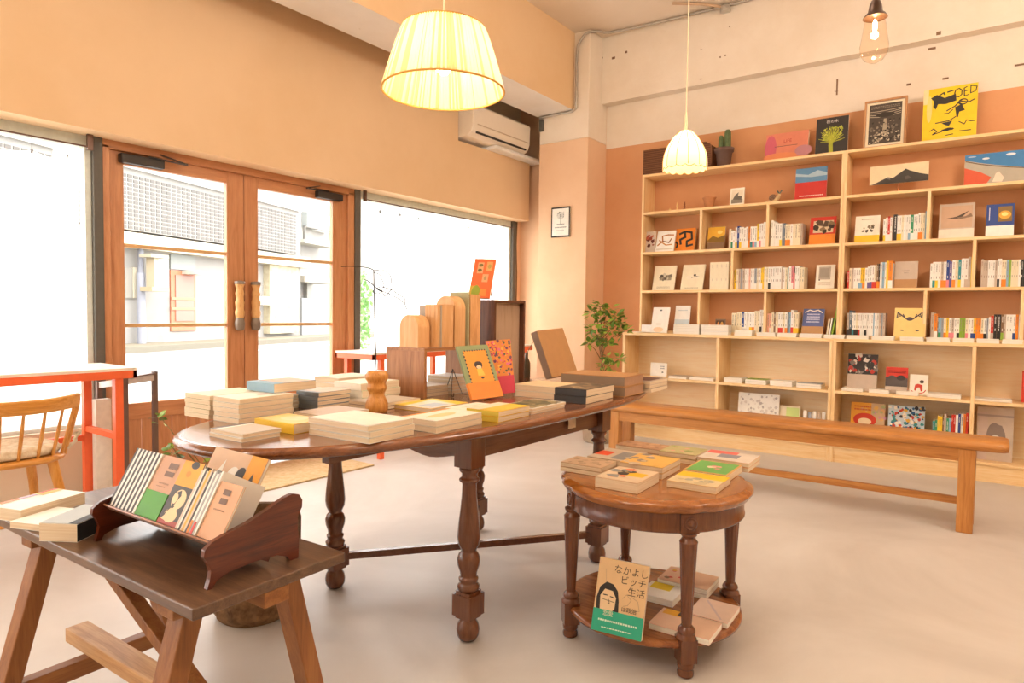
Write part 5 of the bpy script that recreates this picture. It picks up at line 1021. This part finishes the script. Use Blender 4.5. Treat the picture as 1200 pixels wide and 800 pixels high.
lean2(-1.792, 2.157, TT+.002, 1.316, .463, .031, .171, .25, .012, '#8f9a6c', 'green bordered orange book with a child drawing and orange band leaning on the table',
  [('r',.14,.26,.88,.9,'#ee9a30')]+[('e',.14,.3+.07*k,.025,.018,'K',.3) for k in range(9)]+[('e',.88,.3+.07*k,.025,.018,'K',.3) for k in range(9)]+[('e',.2+.08*k,.9,.02,.014,'K',.3) for k in range(9)]+[('e',.5,.62,.13,.075,'#3a2a22',.08),('e',.5,.58,.08,.035,'#f0c79a'),('p',[(.42,.55),(.58,.55),(.62,.42),(.4,.42)],'#efc04a'),('e',.52,.38,.05,.02,'#4a3428')], band='O', bandh=.30)
lean2(-1.83, 2.34, TT+.008, 1.078, .13, .058, .12, .245, .012, 'P', 'pink and orange floral book with pink band leaning beside the green one',
  [('r',0,0,1,1,'#e8924a'),('s',.02,.3,.98,.98,120,.05,['#d9486a','#f0a24a','#5a6a5a','#e57a9a','#efc05a','#7a4a6a'],5)], band='#d94a5e', bandh=.33)
e1 = onz(570, 462, TT); easel(-1.96, 2.26, TT, 1.3, .12, 'small wire easel behind the green bordered orange book')
# orange book on an easel on top of the dark box
zt2 = TT+tbh; a = Vector((X1-.1, by0-.02, zt2))
bb = lean2(-2.15, by0+.02, zt2+.006, .378, .418, -.03, .112, .222, .012, '#e86a35', 'orange picture book with small framed figures on an easel above the dark box',
  art=[('r',.2,.62,.48,.9,'#d9a070'),('e',.35,.83,.1,.04,'#6b5a2c'),('e',.33,.7,.1,.04,'#6b5a2c'),('r',.62,.68,.9,.92,'#d99a5c'),('e',.76,.8,.08,.06,'#a8914a'),('r',.5,.4,.78,.6,'#d9a070'),('e',.64,.5,.06,.05,'#a88a5c'),('r',.0,0,.4,.3,'#c9a03a'),('e',.3,.15,.2,.16,'#8f9a30',.1),('r',.5,.05,.8,.22,'#e08a3c')])
easel(-2.09, by0+.09, zt2, .4, .11, 'small wire easel holding the orange book on the dark box')
# big grey brown book leaning near the right end
lean2(-1.951, 2.98, TT+.02, 1.56, .371, .048, .267, .267, .045, 'M', 'thick grey brown slipcase book leaning back on an easel', None, hard=True, pages=flat('#a5836a', .7), spine='#93765f')
easel(-2.08, 2.93, TT, 1.3, .2, 'wire easel beside the leaning grey brown book')
# ---- second orange counter behind: papers and books
Zc = .8305
for i, (x, y, w, h, n, c, l) in enumerate(((-4.1, 4.75, .2, .26, 3, 'W', 'white book pile on the far orange counter'), (-4.12, 5.05, .17, .2, 2, 'L', 'pale blue book pile on the far orange counter'), (-4.12, 5.28, .18, .2, 2, 'W', 'white book pile at the far counter end'))):
    for k in range(n): book(w, h, .014, c, ('%s book of the ' % ('topmost' if k == n-1 else ORD[k+1]))+l, Matrix.Translation((x, y, Zc+k*.0152)), pages=pages_white())
tag(MB().box(-3.98, 4.2, Zc, -3.86, 4.6, Zc+.006).obj('paper_sheet', m_white), 'flat white sheets on the far orange counter', 'paper')
# ================================================================== magazines in the rack
RK = Matrix.Translation((-1.70, .66, .60)) @ Matrix.Rotation(math.radians(1.9), 4, 'Z')
RT_ = RK @ MT                     # trough frame: x along rack, y up the trough towards the back, z out of the trough
# magazines stand with their spine edge on the front rail side: spine faces the viewer, height rises along the trough normal
def mag(x, t, h, w, cover, label, spine=None, art=None, lean_=0.0, title=None, band=None, bandh=.3, name='magazine'):
    # local book: x=width (spine at 0) -> trough +y ; y=height -> trough +z ; z=thickness -> +x
    M_ = RT_ @ Matrix.Translation((x, .0, .0008)) @ Matrix.Rotation(lean_, 4, 'Y') @ Matrix(((0,0,1,0),(1,0,0,.001),(0,1,0,0),(0,0,0,1)))
    return book(w, h, t, cover, label, M_, band, bandh, art, cat='magazine' if name == 'magazine' else 'book', name=name, spine=spine, title=title)
x = .004
cols = [('K','#e9e4dc'),('W','W'),('K','#4a4442'),('W','#f0ece4'),('K','#3d3836'),('W','#f0ece4'),('K','#5a5350'),('W','W'),('K','#3d3836'),('W','#f0ece4'),('K','#3d3836'),('W','W'),('K','#3d3836'),('W','W')]
for i, (c, s) in enumerate(cols):
    mag(x, .0079, .142, .12, c, '%s magazine with %s spine from the left end of the rack' % (ORD[i+1], 'dark' if i % 2 == 0 else 'white'), spine=('#3f3936' if i % 2 == 0 else '#efe9df')); x += .0085
# face-out covers: these lie against the back with the cover facing the viewer
def cover_out(x, w, h, cover, label, t, art, band=None, bandh=.3, y=.012, name='magazine', tilt=0):
    M_ = RT_ @ Matrix.Translation((x, y+t, .001)) @ Matrix.Rotation(math.pi/2-tilt, 4, 'X')
    return book(w, h, t, cover, label, M_, band, bandh, art, cat='magazine', name=name, pages=pages_white())
x += .002
cover_out(x, .092, .142, '#c99a78', 'brown magazine with barcodes and a bright green band facing out in the rack', .006, [('m',.45,.80,.85,.9,1,'#6b5040',3),('r',.45,.82,.85,.9,'#7a5c48'),('r',.42,.68,.82,.76,'#7a5c48'),('m',.35,.55,.8,.6,1,'#a07a5c',2),('m',.3,.5,.7,.53,1,'#a07a5c',4)], band='#4f9a22', bandh=.42, y=.004)
g = kids(COL.objects[-1]) if False else None
x += .093
cover_out(x, .076, .142, '#4a4440', 'dark magazine with a big cream numeral 2 and orange top', .006, [('r',0,.6,1,1,'#e9a428'),('e',.6,.95,.2,.06,'#3a3430'),('e',.45,.8,.12,.05,'#d98f1c'),('r',0,.0,1,.6,'#4a4440'),('r',0,0,1,.08,'#a8402c'),('e',.56,.40,.33,.155,'#efd0a0'),('p',[(.3,.34),(.36,.5),(.52,.54),(.6,.46),(.5,.36),(.42,.25)],'#4a4440'),('e',.38,.40,.12,.08,'#efd0a0'),('e',.5,.15,.32,.11,'#efd0a0'),('p',[(.2,.08),(.3,.25),(.6,.26),(.45,.30),(.12,.1)],'#4a4440'),('p',[(.12,.07),(.5,.05),(.75,.3),(.55,.3)],'#efd0a0')], y=.004)
x += .078
cols2 = [('S','#e0cdb8','tan'),('W','#f0e9dd','white'),('K','#3d3836','black'),('S','#e6cfb2','cream'),('Y','#e0a84a','mustard yellow'),('S','#e0c8ac','beige'),('K','#3d3836','dark'),('W','#f5f0e6','white with an orange foot'),('N','#a9a6a0','grey'),('W','#f0ece4','white with a red foot'),('N','#b5b0a8','pale grey'),('W','#f0ece4','white')]
for i, (c, s, nm) in enumerate(cols2):
    mag(x, .0061, .130+.004*(i % 3), .115, c, 'thin magazine with %s spine, %s right of the numeral cover' % (nm, ORD[i+1]), spine=s, band={7: 'O', 9: 'R'}.get(i), bandh=.2); x += .0065
cover_out(x+.001, .079, .118, '#d9a882', 'brown magazine with barcodes facing out at the right end of the rack', .006, [('r',.3,.78,.62,.88,'#7a5c48'),('r',.3,.62,.62,.72,'#7a5c48'),('m',.2,.5,.7,.55,1,'#a07a5c',2)], y=.004)
# tall illustrated magazines at the back of the rack
M_ = RT_ @ Matrix.Translation((.125, .125, .05)) @ Matrix.Rotation(math.pi/2, 4, 'X')
book(.215, .155, .008, '#dcb896', 'tan illustrated magazine with white shapes and black dot behind the rack row', M_ @ Matrix.Rotation(-.02, 4, 'Z'), art=[('p',[(.1,.3),(.3,.85),(.33,.35)],'W'),('e',.52,.6,.11,.17,'W'),('e',.66,.62,.1,.17,'#3f3936'),('r',.72,0,1,1,'#e9a428'),('p',[(.78,.45),(.86,.75),(.94,.5)],'K'),('s',.75,.1,1,.4,6,.06,['K'],2),('r',.45,.1,.55,.45,'#c9c4bc')], cat='magazine', name='magazine', pages=pages_white())
# three books at the left of the trestle table
ZL = .6005
def tbook(L, N, R, yN, cover, label, **kw): stack(L, N, R, 1, [cover], label, yN=yN, base=ZL, jit=0, free=True, **kw)
tbook((3, 603), (24.5, 612.5), (100, 590), 597, 'W', 'thick white paperback with a coloured cover strip at left end of trestle table', mode='sb', art=[('r',0,0,.12,.5,'#d9d0c0')], topart=[('r',.0,.0,.9,.16,'#e58a5c'),('r',.3,.0,.6,.16,'#b9a0b5'),('r',.0,.0,.35,.3,'#d9b04a'),('r',0,.0,.3,.1,'#cf4a2c')])
tbook((32, 612), (54, 623.5), (108, 605), 615, 'W', 'thin white paperback in the middle of the trestle table books', mode='sb')
tbook((66, 625), (91, 635.5), (140, 612), 613.5, 'W', 'thick book with black printed cover and white top beside the rack', mode='sr', hh=None, topart=[('r',0,0,1,1,'#b9c0c2'),('r',0,0,.25,1,'#23282c')], spine='#23282c')
# ================================================================== books on the round side table
ZS1 = .5665
def sbook(L, N, R, yN, cover, label, **kw): stack(L, N, R, kw.pop('n', 1), [cover], label, yN=None if 'ztop' in kw else yN, base=kw.pop('base', ZS1), jit=.001, **kw)
mix = lambda *c: [('r',0,0,1,1,c[0]),('s',.05,.1,.95,.9,16,.1,list(c[1:]),len(c))]
sbook((657, 551), (704, 559), (722, 551), 548, '#c9a57c', 'tan pocket book at the left edge of the round table', topart=mix('#c9a888','#a88a6a','#b5977a'), n=2, cap=.2)
sbook((695, 571.5), (747, 579), (772, 565), 566, '#d9b48a', 'pocket book with yellow patch at the front of the round table', topart=[('r',0,0,1,1,'#d9bfa0'),('r',.3,.4,.6,.9,'#efb92e'),('s',.1,.1,.9,.5,12,.1,['#4a4440','#e07a4a','#8f8f8a'],3)], cap=.2)
sbook((722, 556), (776, 562), (794, 550), 548, '#d9b070', 'pocket book with orange and grey cover in the middle of the round table', topart=[('r',0,0,1,1,'#e0b15c'),('s',.0,.0,1,.45,10,.1,['#8a8078','#c9b49c'],5)], n=2, cap=.2)
sbook((778, 572), (839, 579.5), (862, 566), 571, '#e0b878', 'pocket book with yellow lower cover at right front of the round table', ww=.165, topart=[('r',0,0,1,1,'#d9c49a'),('p',[(0,0),(.0,1),(.45,1),(.45,0)],'#efc02a'),('s',.5,.2,.9,.8,8,.1,['#a8a08a','#c4b28c'],5)], cap=.2)
sbook((800, 558), (852, 566), (876, 553), 557, '#d9a868', 'pocket book with bright green cover at right of the round table', topart=[('r',.05,.05,.95,.95,'#6fae5c'),('s',.4,.35,.6,.65,8,.07,['#e9c9b0','#d98a8a'],2)], cap=.2)
sbook((815, 546), (877, 553.5), (887, 543), 543, '#d9a06a', 'pocket book with pink corner at the far right of the round table', topart=[('r',0,0,1,1,'#d9cdbf'),('r',0,0,.35,.6,'#e06a64'),('r',.3,.3,.7,.7,'#8a8a94')], n=2, cap=.2)
sbook((692, 543), (735, 552), (760, 541), 541, '#d0ab88', 'pocket book with red label behind the left tan book', topart=[('r',0,0,1,1,'#cbb59c'),('r',.3,.0,.7,.35,'#d9512c'),('r',.2,.5,.9,.9,'#8c8884')], cap=.2)
sbook((761, 535), (815, 545), (838, 534), 533.5, '#c9ad78', 'pocket book with green and pink picture at the back of the round table', hh=.15, ww=.15, topart=[('r',0,0,1,1,'#b9b07c'),('s',.1,.1,.9,.9,10,.12,['#d9a08a','#8f9a5c','#c9b98a'],4)], n=2, cap=.2)
sbook((720, 531), (775, 538), (790, 528), 527.5, '#b98a64', 'brown pocket book at the back left of the round table', ww=.12, topart=mix('#b58a68','#9c7454','#c9a07c'), n=2, cap=.2)
0 and sbook((793, 529.5), (838, 536), (851, 530), 530.5, '#b5825c', 'narrow brown pocket book at the very back of the round table', base=.6055, ztop=.6245, topart=mix('#a8785a','#8f6448','#c09070'), cap=.2)
# lower shelf
ZS2 = .1165
def lbook(L, N, R, yN, cover, label, **kw): stack(L, N, R, kw.pop('n', 1), [cover], label, yN=yN, base=ZS2, jit=.001, pages=pages_white(), cap=.2, **kw)
lbook((757, 731), (831, 757), (864, 722), 749, 'I', 'pinkish paperback with yellow black corner on the lower shelf', ww=.135, topart=[('r',0,0,1,1,'#e3bda0'),('r',0,.05,.3,.45,'#e3a632'),('r',.0,.3,.25,.45,'#3f3632')])
lbook((808, 721), (852, 737), (863, 716), 730, 'I', 'pinkish white paperback at the right of the lower shelf', topart=[('r',0,0,1,1,'#e0c4b0'),('l',[(.1,.2),(.5,.5),(.9,.8)],.05,'#c9b2b0')])
lbook((752, 698), (788, 712), (812, 690), 704, 'W', 'white paperback with yellow corner behind the front leg on the lower shelf', ww=.13, topart=[('r',0,0,1,1,'#efe9dc'),('r',.0,.1,.45,.7,'#e9cc2e')])
lbook((775, 684), (828, 703), (846, 688), 691, 'S', 'paperback with pinkish cover at the back of the lower shelf', n=2, topart=[('r',0,0,1,1,'#e0b89a'),('s',.1,.1,.9,.6,10,.08,['#c9403a','#d9a83c','#8a6a4e'],4)])
# book facing out with a teal band
a = onz(695, 738, ZS2); b = onz(749, 753, ZS2); az = math.atan2(b.y-a.y, b.x-a.x); wF = (b-a).length
hF = .20
print('faceout', wF, a, b, math.degrees(az))
fx = [('r',0,0,1,1,'#dcb98c'),('t',.66,.87,.125,'なかよし','#3a2f28'),('t',.72,.74,.125,'ビッチ','#3a2f28'),('t',.8,.60,.125,'生活','#3a2f28'),
 ('l',[(.55,.5),(.62,.56),(.72,.5),(.66,.42),(.58,.4)],.012,'#b5977a'),('l',[(.7,.55),(.85,.5),(.9,.38),(.75,.36)],.012,'#b5977a'),('l',[(.15,.85),(.18,.7),(.22,.6)],.012,'#c4a484'),
 ('p',[(.05,.2),(.03,.45),(.08,.6),(.2,.68),(.34,.66),(.44,.58),(.48,.45),(.5,.25),(.35,.2)],'#2f2a28'),('p',[(.12,.3),(.1,.48),(.18,.58),(.34,.57),(.42,.48),(.41,.33),(.3,.25),(.2,.24)],'#e6c79e'),('l',[(.16,.5),(.24,.5)],.02,'#2f2a28'),('l',[(.3,.49),(.38,.48)],.02,'#2f2a28'),('l',[(.27,.45),(.3,.4),(.26,.38)],.012,'#2f2a28'),('l',[(.14,.44),(.26,.43)],.01,'#2f2a28'),('l',[(.29,.43),(.4,.42)],.01,'#2f2a28')]
wF, hF = .164, .228
fbk = book(wF, hF, .02, '#dcb98c', 'paperback with a sketched face, Japanese title and teal band leaning on lower shelf', Matrix.Translation((-1.03, 1.876, ZS2+.006)) @ Matrix.Rotation(.226, 4, 'Z') @ Matrix.Rotation(math.pi/2-.279, 4, 'X') @ Matrix.Rotation(-.041, 4, 'Z'), band='#2fa888', bandh=.30, art=fx, pages=pages_white())
draw(fbk, [('t',.7,.355,.075,'は政治','#3a2f28'),('t',.3,.255,.075,'恋愛','#e9dcc0'),('m',.12,.15,.9,.2,1,'#d9ead9',3),('m',.2,.06,.8,.09,1,'#d9ead9',5)], wF, hF, .0225)
# ================================================================== plants
def leaf(mb, p, d, L_, W_, mat=0):
    d = d.normalized(); s = d.cross(Vector((0,0,1))); s = s.normalized() if s.length > .01 else Vector((1,0,0)); n_ = s.cross(d).normalized()
    pts = [p, p+d*L_*.3+s*W_*.45-n_*.002, p+d*L_*.65+s*W_*.4, p+d*L_-n_*L_*.12, p+d*L_*.65-s*W_*.4, p+d*L_*.3-s*W_*.45-n_*.002, p+d*L_*.5-n_*.006]
    mb.add([tuple(q) for q in pts], [(0,6,1),(1,6,2),(2,6,3),(3,6,4),(4,6,5),(5,6,0)], mat)
m_leaf = flat('#94ad45', .45, var=.35, sc=12); m_leaf2 = flat('#628532', .45, var=.35, sc=12); m_stem = flat('#7d5f3e', .8)
P0 = ony(712, 430, 5.3)
pl_ = empty('corner_plant', 'leafy green potted plant in the corner beside the pine cabinet', 'plant', (P0.x-.05, 5.25, 0))
MB().lathe([(.12,0),(.14,.02),(.165,.26),(.175,.27),(.17,.285),(.15,.28),(.14,.25),(.001,.245)], 28).obj('pot', flat('#b9a48c', .7), pl_)
rnd = random.Random(11); clusters = []
for px, py, r in ((703, 358, .06), (696, 366, .06), (712, 363, .07), (722, 372, .06), (728, 378, .06), (705, 378, .07), (716, 388, .06), (732, 388, .05), (694, 385, .05), (700, 398, .05), (690, 402, .03), (712, 402, .04), (712, 418, .03), (709, 428, .05), (725, 421, .03), (715, 440, .03), (700, 392, .04)):
    v = ony(px, py, 5.25+rnd.uniform(-.08, .08)); clusters.append((Vector((v.x-(P0.x-.05), v.y-5.25, v.z)), r))
stem = MB(); fork = Vector((0, 0, .55)); stem.tube([(0,0,.24),(.01,0,.4),(.0,.0,.55),(.02,.01,.75),(.01,.0,.92)], [.012,.010,.009,.007,.005], 7)
lv = [MB(), MB()]
for c, r in clusters:
    b0 = Vector((.01, 0, max(.45, min(.95, c.z-.15)))); stem.tube([b0, (b0+c)/2+Vector((0,0,.02)), c], [.004,.003,.002], 5)
stem.obj('stem', m_stem, pl_)
k = 0
LEAVES = []
for c, r in clusters:
    for _ in range(int(12+190*r)):
        d = Vector((rnd.gauss(0,1), rnd.gauss(0,1), rnd.gauss(0,.7))); p = c+d.normalized()*r*rnd.uniform(.2, 1); LEAVES.append((p, d, rnd.uniform(.05, .075)))
lmesh = None
for q in range(2):
    mb = MB(); leaf(mb, Vector((0,0,0)), Vector((1,0,0)), 1, .62); lmesh = (lmesh or [])+[mb.mesh('leaf', [m_leaf if q else m_leaf2])]
for i, (p, d, L_) in enumerate(LEAVES[:290]):
    o = bpy.data.objects.new('leaf', lmesh[i % 2]); COL.objects.link(o); o.parent = pl_; o.location = p; o.rotation_euler = (rnd.uniform(-.6, .6), -math.asin(max(-1, min(1, d.normalized().z)))*.8, math.atan2(d.y, d.x)); o.scale = (L_, L_, L_)
rest = MB()
for p, d, L_ in LEAVES[290:]: leaf(rest, p, d, L_, L_*.62)
if rest.v: tag(rest.obj('leaves', m_leaf, pl_), kind='stuff')
# small sprig behind the leaning book
v = onz(640, 440, TT)
sv = empty('table_sprig', 'small green sprig in a dark bottle behind the leaning grey brown book', 'plant', (-2.2, 3.15, TT)); mb = MB()
MB().lathe([(.022,0),(.024,.01),(.024,.09),(.01,.12),(.01,.15)], 16).obj('bottle', flat('#5a5040', .2), sv); MB().tube([(0,0,.14),(.03,.03,.22),(.08,.06,.27)], .002, 5).obj('stem', m_stem, sv)
for i in range(12):
    o = bpy.data.objects.new('leaf', lmesh[i % 2]); COL.objects.link(o); o.parent = sv; o.location = (.03+.07*rnd.random(), .03+.04*rnd.random(), .2+.08*rnd.random()); o.rotation_euler = (rnd.uniform(-.5,.5), rnd.uniform(-.6,.3), rnd.uniform(-1.2,1.2)); o.scale = (.04,.04,.04)
# tree stump planter behind the trestle table
sp0 = Vector((-2.235, 1.42, 0))
sp = empty('stump_planter', 'rough bark tree stump planter with green twigs behind the trestle table', 'plant', sp0)
m_bark = plaster('bark', '#8a6a4c', '#4f3826', 22, 1.0, 30, .9); 
vs = []; fs = []; n = 36; rr = [(.125,0),(.148,.03),(.158,.12),(.163,.25),(.165,.36),(.16,.38),(.135,.38),(.13,.33),(.001,.33)]
rnd2 = random.Random(5); ph = [rnd2.uniform(.965, 1.035) for _ in range(n)]
for r, z in rr:
    for k in range(n): a = 2*math.pi*k/n; q = r*(ph[k] if r > .13 else 1); vs.append((q*math.cos(a), q*math.sin(a), z))
for i in range(len(rr)-1):
    for k in range(n): fs.append((i*n+k, i*n+(k+1)%n, (i+1)*n+(k+1)%n, (i+1)*n+k))
MB().add(vs, fs, 0, False).obj('stump', m_bark, sp)
tw = MB(); tips = []
for px, py in ((187, 487), (216, 517), (200, 522), (228, 520), (205, 530), (240, 545)):
    d = ray(px, py); t = math.hypot(sp0.x, sp0.y)/math.hypot(d.x, d.y)*1.02; v = Vector((0,0,HC))+d*t-sp0; tips.append(v)
    tw.tube([(0,0,.32), tuple(v*.5+Vector((0,0,.14))), tuple(v)], [.004,.003,.0015], 5)
tw.obj('twig', flat('#8a7a4c', .7), sp)
for v in tips:
    for i in range(7):
        o = bpy.data.objects.new('leaf', lmesh[i % 2]); COL.objects.link(o); o.parent = sp; o.location = v+Vector((rnd.uniform(-.012,.012), rnd.uniform(-.012,.012), rnd.uniform(-.025,.015))); o.rotation_euler = (rnd.uniform(-.8,.8), rnd.uniform(-.9,.4), rnd.uniform(0,6.3)); s_ = rnd.uniform(.026,.042); o.scale = (s_,)*3
